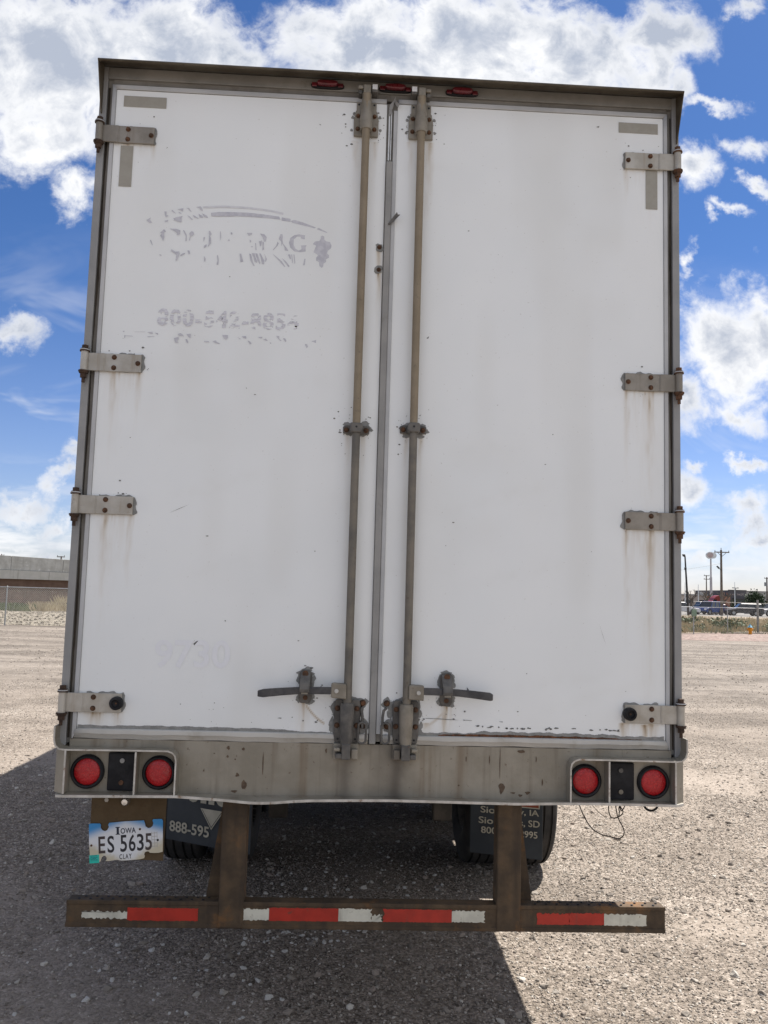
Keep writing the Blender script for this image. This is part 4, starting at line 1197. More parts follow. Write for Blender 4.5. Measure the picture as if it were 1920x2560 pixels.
# ---- faded square tape and the lettering someone scraped off
for d, (x0, x1, z0, z1) in ((doorL, (-1.188, -1.003, 3.939, 3.988)), (doorL, (-1.189, -1.135, 3.572, 3.757)), (doorR, (1.018, 1.197, 3.942, 3.990)), (doorR, (1.141, 1.194, 3.588, 3.768))):
    MB().box(x0, x1, -0.0026, -0.0010, z0, z1).build('tape_square', M['sticker'], d)
DEC = {"logo":[[[-0.9858,3.4685],[-0.9754,3.4677],[-0.9759,3.4526],[-0.9653,3.4491],[-0.9779,3.4416],[-0.9824,3.4523]],[[-1.0612,3.4251],[-1.0412,3.4384],[-1.0471,3.4272],[-1.0416,3.422],[-1.0347,3.4142],[-1.0449,3.411]],[[-0.9452,3.4378],[-0.9339,3.4439],[-0.9057,3.4513],[-0.9104,3.4423],[-0.9094,3.4233],[-0.9277,3.4251],[-0.9411,3.4326]],[[-0.9306,3.4809],[-0.9049,3.4863],[-0.9054,3.4713],[-0.9121,3.475]],[[-0.8933,3.4883],[-0.8803,3.489],[-0.8677,3.4718],[-0.8743,3.4742],[-0.884,3.4847]],[[-0.8506,3.4946],[-0.83,3.499],[-0.82,3.4825],[-0.8224,3.4769],[-0.8318,3.4833],[-0.8361,3.4913]],[[-0.8878,3.4571],[-0.8744,3.4496],[-0.8607,3.4366],[-0.8686,3.4376]],[[-0.8645,3.4597],[-0.8512,3.4535],[-0.8336,3.4408],[-0.8561,3.4478]],[[-0.8387,3.4651],[-0.82,3.4551],[-0.817,3.4471],[-0.8327,3.449]],[[-0.8232,3.4673],[-0.8019,3.4588],[-0.7962,3.4481],[-0.812,3.4514]],[[-0.9835,3.425],[-0.967,3.4313],[-0.9679,3.4244],[-0.9767,3.4199]],[[-0.9828,3.3882],[-0.9732,3.3778],[-0.982,3.3733],[-0.9795,3.3517],[-0.9837,3.3325],[-0.991,3.3484],[-0.9981,3.3589],[-0.992,3.3674],[-0.9987,3.3711]],[[-0.9584,3.3914],[-0.9312,3.3922],[-0.9127,3.3863],[-0.9132,3.3713],[-0.918,3.3643],[-0.9272,3.3652],[-0.9249,3.3721],[-0.9384,3.3823]],[[-0.9011,3.3869],[-0.8959,3.3871],[-0.8845,3.3673],[-0.8831,3.3402],[-0.8881,3.3372],[-0.8881,3.3617]],[[-0.8732,3.3747],[-0.8659,3.3846],[-0.8567,3.3823],[-0.8522,3.3716],[-0.8621,3.3616],[-0.8672,3.36],[-0.8702,3.3422],[-0.8736,3.342],[-0.87,3.3626]],[[-0.8114,3.3601],[-0.8037,3.3618],[-0.8091,3.3411],[-0.8112,3.341]],[[-0.7907,3.3897],[-0.7842,3.39],[-0.777,3.3754],[-0.7831,3.3669],[-0.7787,3.3562],[-0.7776,3.3345],[-0.791,3.3162],[-0.788,3.334],[-0.7884,3.3694]],[[-0.8082,3.3221],[-0.7969,3.3295],[-0.7964,3.32],[-0.8076,3.3099]],[[-0.7417,3.3894],[-0.7381,3.3896],[-0.7356,3.3638],[-0.7384,3.3473]],[[-0.6955,3.3876],[-0.6903,3.3879],[-0.686,3.3799],[-0.6938,3.3782]],[[-0.7092,3.3461],[-0.7006,3.3574],[-0.6976,3.348],[-0.7042,3.3504]],[[-0.9491,3.2908],[-0.9457,3.2997],[-0.9284,3.2891],[-0.9129,3.2912],[-0.9099,3.2819],[-0.9142,3.2655],[-0.9211,3.2489],[-0.9263,3.25],[-0.9236,3.2731],[-0.9305,3.2809]],[[-0.9074,3.2739],[-0.8995,3.2824],[-0.8855,3.2863],[-0.8891,3.2802],[-0.9054,3.2699]],[[-0.8783,3.297],[-0.8692,3.2974],[-0.8647,3.2841],[-0.8709,3.2797]],[[-0.8059,3.2761],[-0.7977,3.2657],[-0.7983,3.2521],[-0.8034,3.2505]],[[-0.7504,3.2815],[-0.7453,3.2831],[-0.7408,3.2603],[-0.7419,3.2386],[-0.7497,3.2396],[-0.7468,3.26]],[[-1.0408,3.3365],[-1.0356,3.3367],[-1.0311,3.3247],[-1.0264,3.3101],[-1.0348,3.3218]],[[-0.9986,3.2735],[-0.9909,3.2739],[-0.9854,3.2688],[-0.9931,3.2684]],[[-0.9563,3.4741],[-0.9498,3.4758],[-0.9347,3.4602],[-0.9454,3.4651]],[[-0.9274,3.4688],[-0.9182,3.4679],[-0.91,3.4601],[-0.9193,3.4624]],[[-0.6257,3.3889],[-0.6022,3.3901],[-0.6044,3.3812],[-0.616,3.3766]],[[-0.6126,3.359],[-0.6073,3.3579],[-0.6044,3.3512],[-0.6094,3.3455]],[[-0.606,3.328],[-0.5957,3.3299],[-0.5994,3.325]],[[-0.5877,3.3452],[-0.584,3.3441],[-0.5806,3.3129],[-0.5845,3.3127]],[[-0.5681,3.3885],[-0.5497,3.3867],[-0.5387,3.3736],[-0.5418,3.3543],[-0.5483,3.3526],[-0.557,3.3727]],[[-0.5733,3.3555],[-0.5689,3.3448],[-0.5657,3.3313],[-0.5605,3.3316],[-0.559,3.3589],[-0.5666,3.3531]],[[-0.5562,3.3536],[-0.5508,3.3512],[-0.5481,3.3186],[-0.5544,3.3128]],[[-0.4804,3.3902],[-0.4713,3.3906],[-0.4681,3.3771],[-0.4703,3.3661],[-0.467,3.3498],[-0.4463,3.3236],[-0.442,3.3156],[-0.4578,3.3175],[-0.4597,3.3311],[-0.4696,3.3483],[-0.473,3.3359],[-0.4752,3.3576],[-0.4861,3.368]],[[-0.4909,3.3568],[-0.4853,3.3489],[-0.4901,3.3378],[-0.5063,3.3173],[-0.5102,3.3177],[-0.4953,3.3375]],[[-0.3727,3.3901],[-0.3734,3.3722],[-0.3893,3.3755],[-0.3922,3.3836],[-0.408,3.3828],[-0.4205,3.3685],[-0.421,3.3466],[-0.4124,3.3279],[-0.3977,3.3205],[-0.3848,3.3266],[-0.3881,3.3442],[-0.3632,3.3454],[-0.3682,3.3383],[-0.3674,3.3179],[-0.3921,3.3126],[-0.4158,3.3155],[-0.4348,3.3323],[-0.4409,3.3538],[-0.4353,3.376],[-0.4187,3.3891],[-0.3979,3.3937]],[[-0.3371,3.3521],[-0.3284,3.3649],[-0.3101,3.368],[-0.3038,3.377],[-0.3043,3.3893],[-0.2965,3.3933],[-0.2885,3.3888],[-0.288,3.3751],[-0.2785,3.3673],[-0.2626,3.3654],[-0.2555,3.3493],[-0.2589,3.3355],[-0.2717,3.3239],[-0.2739,3.3129],[-0.2645,3.3051],[-0.2654,3.2942],[-0.277,3.2868],[-0.2765,3.2745],[-0.288,3.2658],[-0.2876,3.2549],[-0.2939,3.247],[-0.3047,3.2541],[-0.308,3.273],[-0.32,3.2779],[-0.3205,3.2915],[-0.313,3.3028],[-0.3238,3.3104],[-0.3332,3.3154],[-0.3225,3.346]],[[-0.6528,3.2944],[-0.6462,3.2934],[-0.6355,3.2586],[-0.6471,3.2553]],[[-0.6111,3.2964],[-0.6032,3.2941],[-0.5925,3.2566],[-0.5853,3.242],[-0.5905,3.2418],[-0.6045,3.2642]],[[-0.6008,3.2983],[-0.5878,3.2989],[-0.583,3.2788],[-0.5745,3.2629],[-0.5755,3.2561],[-0.5861,3.2596],[-0.5922,3.2811]],[[-0.5852,3.2991],[-0.576,3.2982],[-0.5612,3.2581],[-0.5635,3.2499],[-0.5747,3.2683]],[[-0.5682,3.2985],[-0.5617,3.2989],[-0.5447,3.2671],[-0.5453,3.2507],[-0.5544,3.2517],[-0.5594,3.2772]],[[-0.5473,3.2996],[-0.5389,3.2864],[-0.5332,3.273],[-0.5392,3.2619],[-0.5419,3.2645],[-0.54,3.2809]],[[-0.5108,3.3],[-0.4906,3.286],[-0.4689,3.268],[-0.4523,3.2443],[-0.4575,3.2441],[-0.4739,3.2623]],[[-0.4695,3.2829],[-0.4534,3.2715],[-0.4341,3.2479],[-0.4392,3.2436],[-0.4529,3.2606]],[[-0.4441,3.3005],[-0.4336,3.301],[-0.4288,3.2794],[-0.4341,3.2806]],[[-0.4289,3.3012],[-0.4252,3.3014],[-0.4197,3.2595],[-0.4243,3.2647]],[[-0.4198,3.3017],[-0.4153,3.3005],[-0.4099,3.2627],[-0.4137,3.2598]],[[-0.3714,3.2849],[-0.3661,3.2838],[-0.369,3.2551],[-0.3763,3.2548]],[[-0.437,3.4527],[-0.4214,3.4576],[-0.3869,3.4497],[-0.3255,3.4281],[-0.3332,3.4244],[-0.3863,3.436],[-0.4314,3.4447]],[[-0.3213,3.4228],[-0.3149,3.4272],[-0.2747,3.4087],[-0.2799,3.4062],[-0.3199,3.4196]],[[-0.477,3.4671],[-0.4387,3.4622],[-0.4381,3.4485],[-0.4777,3.452]],[[-0.7843,3.472],[-0.7532,3.4769],[-0.7011,3.4796],[-0.6769,3.4802],[-0.6245,3.4802],[-0.5851,3.4781],[-0.5298,3.474],[-0.4876,3.4693],[-0.4818,3.4559],[-0.5187,3.4595],[-0.545,3.4609],[-0.5975,3.4623],[-0.6761,3.4625],[-0.7002,3.4599],[-0.7523,3.4572],[-0.7823,3.457]]],"arc":[[-0.8221,3.4983],[-0.7884,3.5028],[-0.7285,3.5075],[-0.6781,3.5076],[-0.6257,3.5068],[-0.5651,3.5025],[-0.5097,3.4957],[-0.4699,3.4881],[-0.4709,3.4784],[-0.5199,3.4883],[-0.5727,3.4946],[-0.6253,3.498],[-0.6777,3.498],[-0.7281,3.4987],[-0.788,3.4937],[-0.8166,3.4923]],"bits":[[[-1.133,2.9281],[-1.1251,2.9284],[-1.1261,2.9242],[-1.1314,2.924]],[[-1.0307,2.9265],[-1.007,2.9295],[-1.0052,2.9213],[-1.0118,2.9196]],[[-0.9975,2.9257],[-0.9841,2.9249],[-0.9819,2.9181],[-0.9878,2.9193]],[[-1.1258,2.9091],[-1.0881,2.9074],[-1.088,2.9058],[-1.1212,2.9071],[-1.1219,2.8969],[-1.124,2.8968]],[[-0.8989,2.9245],[-0.8898,2.9291],[-0.8789,2.924],[-0.8716,2.9119],[-0.8813,2.9184],[-0.8918,2.9166],[-0.8973,2.9191]],[[-0.9152,2.9051],[-0.8956,2.9123],[-0.8938,2.9027],[-0.8999,2.8928],[-0.8929,2.8848],[-0.9089,2.8868]],[[-0.8624,2.9248],[-0.8444,2.9283],[-0.8429,2.9082],[-0.8517,2.9128]],[[-0.8658,2.9025],[-0.8592,2.9042],[-0.8527,2.8907],[-0.8543,2.8856],[-0.8612,2.8903]],[[-0.7869,2.899],[-0.7682,2.8985],[-0.7626,2.894],[-0.7853,2.8936]],[[-0.75,2.8993],[-0.7363,2.9034],[-0.732,2.8959],[-0.717,2.891],[-0.7222,2.888],[-0.7412,2.8927]],[[-1.0297,2.9078],[-0.998,2.9114],[-0.9979,2.9097],[-1.0243,2.9053]],[[-1.0838,2.9264],[-1.0388,2.9289],[-1.0388,2.9275],[-1.0838,2.925]],[[-0.7109,2.9283],[-0.6862,2.9287],[-0.6856,2.9166],[-0.693,2.9083],[-0.7024,2.9127]],[[-0.6473,2.9231],[-0.6298,2.9143],[-0.6344,2.9134]],[[-0.6273,2.9256],[-0.6088,2.928],[-0.6067,2.9162],[-0.6176,2.918]],[[-0.6017,2.9091],[-0.5907,2.9048],[-0.5835,2.8955],[-0.5902,2.892]],[[-0.556,2.9255],[-0.539,2.9278],[-0.5387,2.9214],[-0.5511,2.9209]],[[-0.5354,2.9168],[-0.5246,2.9179],[-0.524,2.9253],[-0.5215,2.9174],[-0.5135,2.9107],[-0.5228,2.9116]],[[-0.4797,2.9352],[-0.4663,2.9342],[-0.4658,2.9214],[-0.4546,2.9139],[-0.4607,2.913],[-0.4737,2.9259]],[[-0.4504,2.9253],[-0.4394,2.9241],[-0.4349,2.9131],[-0.4388,2.9088],[-0.4454,2.9175]],[[-0.3552,2.9038],[-0.3453,2.9042],[-0.3401,2.8916],[-0.3477,2.8858]],[[-0.3286,2.9177],[-0.307,2.9235],[-0.3081,2.9106],[-0.3207,2.9149]],[[-0.5069,2.9036],[-0.4992,2.9039],[-0.5005,2.8975]]]}
for p_ in DEC['logo']:
    flat([p_], 'vinyl_scrap', M['ghost_dark'], doorL, -0.0016)
flat([DEC['arc']], 'logo_arc', M['ghost'], doorL, -0.0015)
for p_ in DEC['bits']:
    flat([p_], 'vinyl_scrap', M['ghost_dark'], doorL, -0.0016)
text_mesh('peeled_phone_number', '800-542-8854', M['peel'], (-0.687, -0.0017, 2.997), (1, 0, 0.002), (0, 0, 1), 0.605, 0.076, 0.028, doorL, spacing=1.14)
text_mesh('number_ghost', '9730', M['ghost_faint'], (-0.768, -0.0016, 1.570), (1, 0, 0.012), (0, 0, 1), 0.31, 0.115, 0.02, doorL)  # faint mark of an old number, a tone off the door paint

# ---- marker lamps under the visor
for x in (-0.298, 0.004, 0.303):
    m = MB()
    pr = [(x + 0.074 * math.copysign(abs(math.cos(t)) ** 0.6, math.cos(t)), 4.083 + 0.0145 * math.copysign(abs(math.sin(t)) ** 0.7, math.sin(t))) for t in [2 * math.pi * k / 20 for k in range(20)]]
    mk = m.prism_xz(pr, -0.012, 0.001).build('marker_lamp', M['black'], TR, bevel=0.003)
    m = MB()
    pr = [(x + 0.046 * math.copysign(abs(math.cos(t)) ** 0.5, math.cos(t)), 4.085 + 0.0125 * math.copysign(abs(math.sin(t)) ** 0.7, math.sin(t))) for t in [2 * math.pi * k / 20 for k in range(20)]]
    o = m.prism_xz(pr, -0.034, -0.012).build('lens', M['marker_red'], mk, bevel=0.006)
    for q_ in (-0.058, 0.058):
        MB().box(x + q_ - 0.012, x + q_ + 0.012, -0.018, -0.012, 4.073, 4.092).build('lamp_foot', M['marker_red'], mk, bevel=0.003)

# ---- rear sill with the lamp boxes
m = MB().box(-1.2465, 1.2465, 0.002, 0.10, 0.996, 1.218)
sill = m.build('rear_sill', M['sill'], TR)
# bent bottom lip
lx = [-1.272, -1.24, -0.95, -0.80, -0.70, -0.614, -0.54, -0.50, -0.455, -0.40, -0.33, -0.266, -0.1, 0.07, 0.25, 0.487, 0.569, 0.62, 0.75, 0.927, 1.1, 1.24, 1.276]
lz = [1.006, 1.008, 1.012, 1.014, 1.009, 1.004, 0.998, 0.995, 0.9945, 0.997, 1.003, 1.007, 1.011, 1.0135, 1.012, 1.0095, 1.0085, 1.0095, 1.013, 1.0145, 1.014, 1.012, 1.015]
vs, fs = [], []
nl = len(lx)
for (yy, k, dz_) in ((0.004, 0.0, 0), (-0.034, 0.5, 0), (-0.064, 1.0, 0), (-0.064, 1.0, -0.0075), (-0.034, 0.5, -0.0075), (0.004, 0.0, -0.0075)):
    for x, z in zip(lx, lz):
        vs.append((x * (1 if yy < -0.05 else 1.006), yy if abs(x) < 1.25 or yy > -0.05 else yy + 0.012, 1.010 + (z - 1.010) * (0.25 + 0.75 * k) + dz_))
for r_ in range(6):
    for i in range(nl - 1):
        a = r_ * nl + i
        b2 = ((r_ + 1) % 6) * nl + i
        fs.append((a, a + 1, b2 + 1, b2))
fs += [tuple(k * nl for k in range(6)), tuple(k * nl + nl - 1 for k in range(6))[::-1]]
lip = MB().add(vs, fs).build('sill_lip', M['sill'], TR)
fix_normals(lip)
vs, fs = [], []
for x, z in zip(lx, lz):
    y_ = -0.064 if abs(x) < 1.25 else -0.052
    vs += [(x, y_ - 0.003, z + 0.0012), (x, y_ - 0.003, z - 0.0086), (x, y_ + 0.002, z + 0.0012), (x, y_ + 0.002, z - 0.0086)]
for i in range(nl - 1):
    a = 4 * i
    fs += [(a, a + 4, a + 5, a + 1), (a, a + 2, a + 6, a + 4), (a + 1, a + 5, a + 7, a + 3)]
fix_normals(MB().add(vs, fs).build('skylit_edge', M['rim'], lip))  # pale strip: skylight painted along the front edge of the lip
rs = random.Random(17)
for (cx, cz, rx, rz) in ((-0.604, 1.194, 0.006, 0.008), (-0.543, 1.190, 0.006, 0.006), (-0.605, 1.159, 0.0045, 0.005), (-0.574, 1.148, 0.0035, 0.003), (-0.562, 1.086, 0.007, 0.008), (-0.533, 1.045, 0.011, 0.018), (-0.573, 1.020, 0.012, 0.005), (-0.46, 1.13, 0.0022, 0.045),
                         (0.530, 1.052, 0.012, 0.021), (0.521, 1.15, 0.0018, 0.06), (0.638, 1.035, 0.010, 0.006), (0.608, 1.024, 0.008, 0.005), (0.577, 1.034, 0.010, 0.003), (0.379, 1.168, 0.002, 0.012), (0.477, 1.168, 0.002, 0.018), (-0.203, 1.19, 0.004, 0.009), (0.61, 1.203, 0.016, 0.006), (0.673, 1.172, 0.002, 0.012), (-0.70, 1.10, 0.003, 0.004), (0.70, 1.08, 0.003, 0.014), (0.35, 1.06, 0.004, 0.003), (-0.66, 1.17, 0.003, 0.002)):
    flat([patch(cx, cz, rx, rz, rs, 16, 0.4)], 'rust_spot', M['rust_spot'], sill, 0.0006)
for s in (-1, 1):
    zt = 1.184
    path = [(1.2900, 1.276), (1.2895, 1.222), (1.283, 1.200), (1.268, 1.187), (1.245, zt), (1.0, zt + 0.002), (0.838, zt + 0.002), (0.820, 1.180), (0.8075, 1.168), (0.803, 1.150), (0.803, 1.012)]
    path = [(s * x, z) for x, z in path]
    o = MB().ribbon_xz(path, 0.0055, -0.060, 0.001).build('lamp_box_rim', M['sill'], TR)
    fix_normals(o)
    e = MB().ribbon_xz(path, 0.0062, -0.0625, -0.0597).build('skylit_edge', M['rim'], o)  # pale strip with the skylight on the rim edge in its colour
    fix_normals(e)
    for x in (1.2415, 0.9635):
        dv = MB().box(s * x - 0.003, s * x + 0.003, -0.059, 0.001, 1.012, 1.1805)
        dv = dv.build('divider', M['sill'], TR)
        MB().box(s * x - 0.0034, s * x + 0.0034, -0.062, -0.0592, 1.012, 1.1805).build('skylit_edge', M['rim'], dv)
    # slanting end cheek
    m = MB()
    a, c = s * 1.245, s * 1.2925
    m.hexa([(a, -0.057, 1.010), (c, -0.010, 1.010), (c, 0.09, 1.010), (a, 0.09, 1.010), (a, -0.057, 1.180), (c, -0.010, 1.205), (c, 0.09, 1.205), (a, 0.09, 1.180)])
    o = m.build('end_cheek', M['sill'], TR)
    fix_normals(o)
    # tail lamps
    for lxc, lzc in ((1.1665, 1.089), (0.879, 1.090)):
        m = MB().lathe([(0.0535, -0.004), (0.055, -0.016), (0.061, -0.017), (0.067, -0.011), (0.068, 0.002), (0.0535, 0.002)], (s * lxc, 0, lzc), 'y', 40, closed=True)
        lamp = m.build('tail_lamp', M['black'], TR, smooth=40)
        fix_normals(lamp)
        m = MB().lathe([(0.0, -0.0135), (0.03, -0.0125), (0.05, -0.010), (0.0535, -0.006), (0.0535, 0.0015)], (s * lxc, 0, lzc), 'y', 40)
        ln = m.build('lens', M['tail_red'], lamp, smooth=50)
        fix_normals(ln)
        if s > 0:
            for k in range(14):
                t, rr = rnd.random() * 6.28, 0.045 * math.sqrt(rnd.random())
                MB().cyl((lxc + rr * math.cos(t), -0.0125, lzc + rr * math.sin(t)), (lxc + rr * math.cos(t), -0.0142, lzc + rr * math.sin(t)), 0.0022, n=8).build('led', M['tail_red'], lamp)
    # blanking plate with two bolt heads
    x0, x1 = sorted((s * 0.968, s * 1.084))
    pl = [(x0, 1.016), (x1, 1.016), (x1, 1.168), (x0 + 0.0, 1.168)]
    bp_ = MB().prism_xz(pl, -0.014, 0.001).build('blank_plate', M['black'], TR, bevel=0.006)
    for z, mt in ((1.137, 'seal_grey' if s < 0 else 'hardware_dark'), (1.050, 'rust' if s < 0 else 'hardware')):
        MB().cyl((s * 1.026, -0.014, z), (s * 1.026, -0.019, z), 0.0095, n=14).build('bolt', M[mt], bp_)

# ---- licence plate on its brown backing plate
m = MB().prism_xz([(-1.171, 1.0), (-0.861, 1.0), (-0.864, 0.713), (-1.0, 0.716), (-1.168, 0.74)], 0.095, 0.100)
bk = m.build('plate_bracket', M['bracket_brown'], TR)
fix_normals(bk)
m = MB().lathe([(0.0, -0.03), (0.012, -0.029), (0.018, -0.02), (0.019, 0.0), (0.0, 0.0)], (-1.028, 0.093, 0.953), 'y', 18)
fix_normals(m.build('plate_lamp', M['chrome'], bk, smooth=50))
MB().cyl((-1.108, 0.094, 0.955), (-1.108, 0.089, 0.955), 0.009, n=6).build('bolt', M['hinge'], bk)
PC = Vector((-1.0175, 0.0875, 0.7935))
pr_ = Vector((1, 0, 0.085)).normalized()
pu_ = Vector((-0.085, 0, 1)).normalized()
def PL(a, c, y=0.0):
    """point on the plate from its picture coordinates, a 0..1 across, c 0..1 up"""
    p = PC + pr_ * ((a - 0.5) * 0.305) + pu_ * ((c - 0.5) * 0.157)
    return (p.x, PC.y + y, p.z)
outl = [(0.015, 0.0), (0.14, 0.0), (0.155, 0.03), (0.165, 0.10), (0.19, 0.155), (0.215, 0.155), (0.235, 0.10), (0.232, 0.05), (0.215, 0.02), (0.25, 0.01), (0.31, 0.02), (0.37, 0.03), (0.43, 0.0), (0.55, -0.005), (0.68, 0.0), (0.735, 0.02), (0.745, 0.07),
        (0.735, 0.115), (0.745, 0.165), (0.775, 0.19), (0.80, 0.18), (0.815, 0.145), (0.87, 0.135), (0.93, 0.13), (0.985, 0.15), (0.99, 0.3), (1.0, 0.95), (0.985, 0.99), (0.87, 1.0), (0.86, 0.97), (0.872, 0.90), (0.86, 0.83),
        (0.83, 0.785), (0.80, 0.78), (0.765, 0.83), (0.76, 0.90), (0.745, 0.985), (0.50, 0.995), (0.28, 0.985), (0.265, 0.94), (0.275, 0.88), (0.25, 0.80), (0.22, 0.78), (0.19, 0.80), (0.165, 0.87), (0.168, 0.95), (0.155, 0.985), (0.03, 1.0), (0.008, 0.98), (0.004, 0.5)]
nn = len(outl)
vs = [PL(a, c) for a, c in outl] + [PL(a, c, 0.0015) for a, c in outl]
fs = [tuple(range(nn)), tuple(range(nn, 2 * nn))[::-1]] + [(i, nn + i, nn + (i + 1) % nn, (i + 1) % nn) for i in range(nn)]
pm, n, b = new_mat('licence_plate_print')
co = n.n('ShaderNodeTexCoord').outputs['Object']
cx_, cy_, cz_ = n.sep(co)
hgp = n.m('ADD', n.m('MULTIPLY', n.m('SUBTRACT', cz_, PC.z), pu_.z / 0.157), n.m('MULTIPLY', n.m('SUBTRACT', cx_, PC.x), pu_.x / 0.157))
acr = n.m('ADD', n.m('MULTIPLY', n.m('SUBTRACT', cx_, PC.x), pr_.x / 0.305), n.m('MULTIPLY', n.m('SUBTRACT', cz_, PC.z), pr_.z / 0.305))
side = n.m('MULTIPLY', n.m('ABSOLUTE', acr), 0.62)
c = n.mix(n.mapr(n.m('ADD', hgp, side), 0.34, 0.66), (0.74, 0.76, 0.79), (0.04, 0.27, 0.60))
c = n.mix(n.mapr(n.m('ADD', n.m('SUBTRACT', n.m('ABSOLUTE', acr), hgp), n.m('MULTIPLY', n.noise(co, 40, 4), 0.3)), 0.56, 0.82), c, (0.58, 0.53, 0.40))
c = n.mix(n.mapr(n.noise(co, 55, 6, 0.65), 0.66, 0.76), c, (0.42, 0.36, 0.28))
n.put(b.inputs['Base Color'], c)
b.inputs['Roughness'].default_value = 0.45
plate = MB().add(vs, fs).build('licence_plate', pm, TR)
fix_normals(plate)
ink = plain('plate_ink', (0.02, 0.02, 0.028), 0.5)
ink2 = plain('plate_ink_worn', (0.055, 0.04, 0.04), 0.5)
navy = plain('plate_navy', (0.012, 0.02, 0.05), 0.5)
teal = plain('teal_sticker', (0.02, 0.52, 0.42), 0.5)
teald = plain('sticker_print', (0.01, 0.10, 0.16), 0.5)
def ptext(name, body, a, c, w, h, bold, mat, y=-0.0006, sp=1.0):
    return text_mesh(name, body, mat, PL(a, c, y), pr_, pu_, w, h, bold, plate, spacing=sp)
for ch, a, mt in (('E', 0.175, ink2), ('S', 0.295, ink), ('5', 0.465, ink), ('6', 0.580, ink), ('3', 0.690, ink), ('5', 0.800, ink2)):
    ptext('plate_character', ch, a, 0.435, 0.0275, 0.068, 0.014, mt)
ptext('plate_state_name', 'I', 0.392, 0.768, 0.0095, 0.030, 0.03, navy)
# serifs of the capital
sv = MB()
for c_ in (0.68, 0.858):
    sv = MB()
    p = [PL(0.362, c_ - 0.012, -0.0006), PL(0.422, c_ - 0.012, -0.0006), PL(0.422, c_ + 0.008, -0.0006), PL(0.362, c_ + 0.008, -0.0006)]
    sv.add(p, [(0, 1, 2, 3)])
    sv.build('plate_serif', navy, plate)
ptext('plate_state_name', 'OWA', 0.532, 0.755, 0.062, 0.0225, 0.016, navy, sp=1.06)
ptext('plate_county_name', 'CLAY', 0.487, 0.10, 0.050, 0.020, 0.014, ink, sp=1.25)
stv = [PL(0.005, -0.015, -0.0008), PL(0.135, -0.015, -0.0008), PL(0.135, 0.195, -0.0008), PL(0.005, 0.195, -0.0008)]
st_ = MB().add(stv, [(0, 1, 2, 3)]).build('month_sticker', teal, plate)
ptext('sticker_month', 'DEC', 0.070, 0.105, 0.028, 0.011, 0.012, teald, -0.0012)
MB().add([PL(0.025, 0.045, -0.0012), PL(0.115, 0.045, -0.0012), PL(0.115, 0.052, -0.0012), PL(0.025, 0.052, -0.0012)], [(0, 1, 2, 3)]).build('sticker_rule', teald, plate)
MB().add([PL(0.02, 0.165, -0.0012), PL(0.11, 0.165, -0.0012), PL(0.11, 0.178, -0.0012), PL(0.02, 0.178, -0.0012)], [(0, 1, 2, 3)]).build('sticker_rule', teald, plate)
silo = plain('plate_silo_print', (0.40, 0.385, 0.36), 0.5)
sm_ = MB()
for k in range(5):
    z0_ = 0.30 + k * 0.085
    for a0, a1 in ((0.845, 0.878), (0.884, 0.915)):
        sm_.add([PL(a0, z0_, -0.0005), PL(a1, z0_, -0.0005), PL(a1, z0_ + 0.012, -0.0005), PL(a0, z0_ + 0.012, -0.0005)], [(0, 1, 2, 3)])
for a0 in (0.842, 0.879, 0.915):
    sm_.add([PL(a0, 0.28, -0.0007), PL(a0 + 0.005, 0.28, -0.0007), PL(a0 + 0.005, 0.68, -0.0007), PL(a0, 0.68, -0.0007)], [(0, 1, 2, 3)])
sm_.build('plate_silo', silo, plate)['kind'] = 'stuff'
for a, c, mt in ((0.035, 0.44, 'rust'), (0.925, 0.46, 'black'), (0.69, 0.77, 'rust')):
    p = PL(a, c)
    MB().cyl((p[0], p[1] + 0.001, p[2]), (p[0], p[1] - 0.002, p[2]), 0.0045, n=10).build('bolt', M[mt], plate)

# ---- underride guard
m = MB()
m.box(-1.218, 1.218, 0.002, 0.068, 0.486, 0.583)
m.box(-1.219, 1.219, -0.0015, 0.004, 0.482, 0.499)
m.box(-1.219, 1.219, -0.0015, 0.004, 0.570, 0.586)
bump = m.build('bumper', M['bumper'], TR, bevel=0.002, seg=1)
for k in range(26):
    for s in (-1, 1):
        x = s * (0.68 + 0.045 * (k % 13)) + (0.02 if k > 12 else 0)
        y = 0.022 if k < 13 else 0.046
        if k % 13 < 12:
            MB().cyl((x, y, 0.5855), (x, y, 0.5868), 0.0055, n=10).build('tread_hole', M['black'], bump)
for s in (-1, 1):
    X = s * 0.5645
    m = MB().box(X - 0.050, X + 0.050, -0.005, 0.085, 0.484, 1.0)
    ps = m.build('bumper_post', M['bumper'], TR, bevel=0.004, seg=1)
    m = MB()
    pr = [(s * 0.612, 1.0), (s * 0.618, 1.0), (s * 0.676, 0.590), (s * 0.676, 0.57), (s * 0.60, 0.57), (s * 0.60, 1.0)]
    o = m.prism_xz(pr, 0.078, 0.090).build('gusset', M['bumper'], ps)
    fix_normals(o)
def tape_piece(x0, x1, z0, z1, mt, ragl=0.0, ragr=0.0, ragt=0.0, ragb=0.0, seed=0):
    rs = random.Random(seed)
    p = []
    K = max(6, int((x1 - x0) / 0.006))
    for i in range(K + 1):
        p.append((x0 + (x1 - x0) * i / K, z0 + ragb * rs.random()))
    for i in range(1, 7):
        p.append((x1 - ragr * rs.random(), z0 + (z1 - z0) * i / 7))
    for i in range(K + 1):
        p.append((x1 - (x1 - x0) * i / K, z1 - ragt * rs.random()))
    for i in range(1, 7):
        p.append((x0 + ragl * rs.random(), z1 - (z1 - z0) * i / 7))
    o = MB().prism_xz(p, 0.0008, 0.0026).build('reflective_tape', M[mt], bump)
    fix_normals(o)
tape_piece(-1.157, -0.9765, 0.513, 0.548, 'tape_white', 0.004, 0, 0.010, 0.008, 1)
tape_piece(-0.976, -0.694, 0.508, 0.560, 'tape_red', 0, 0.002, 0.003, 0.003, 2)
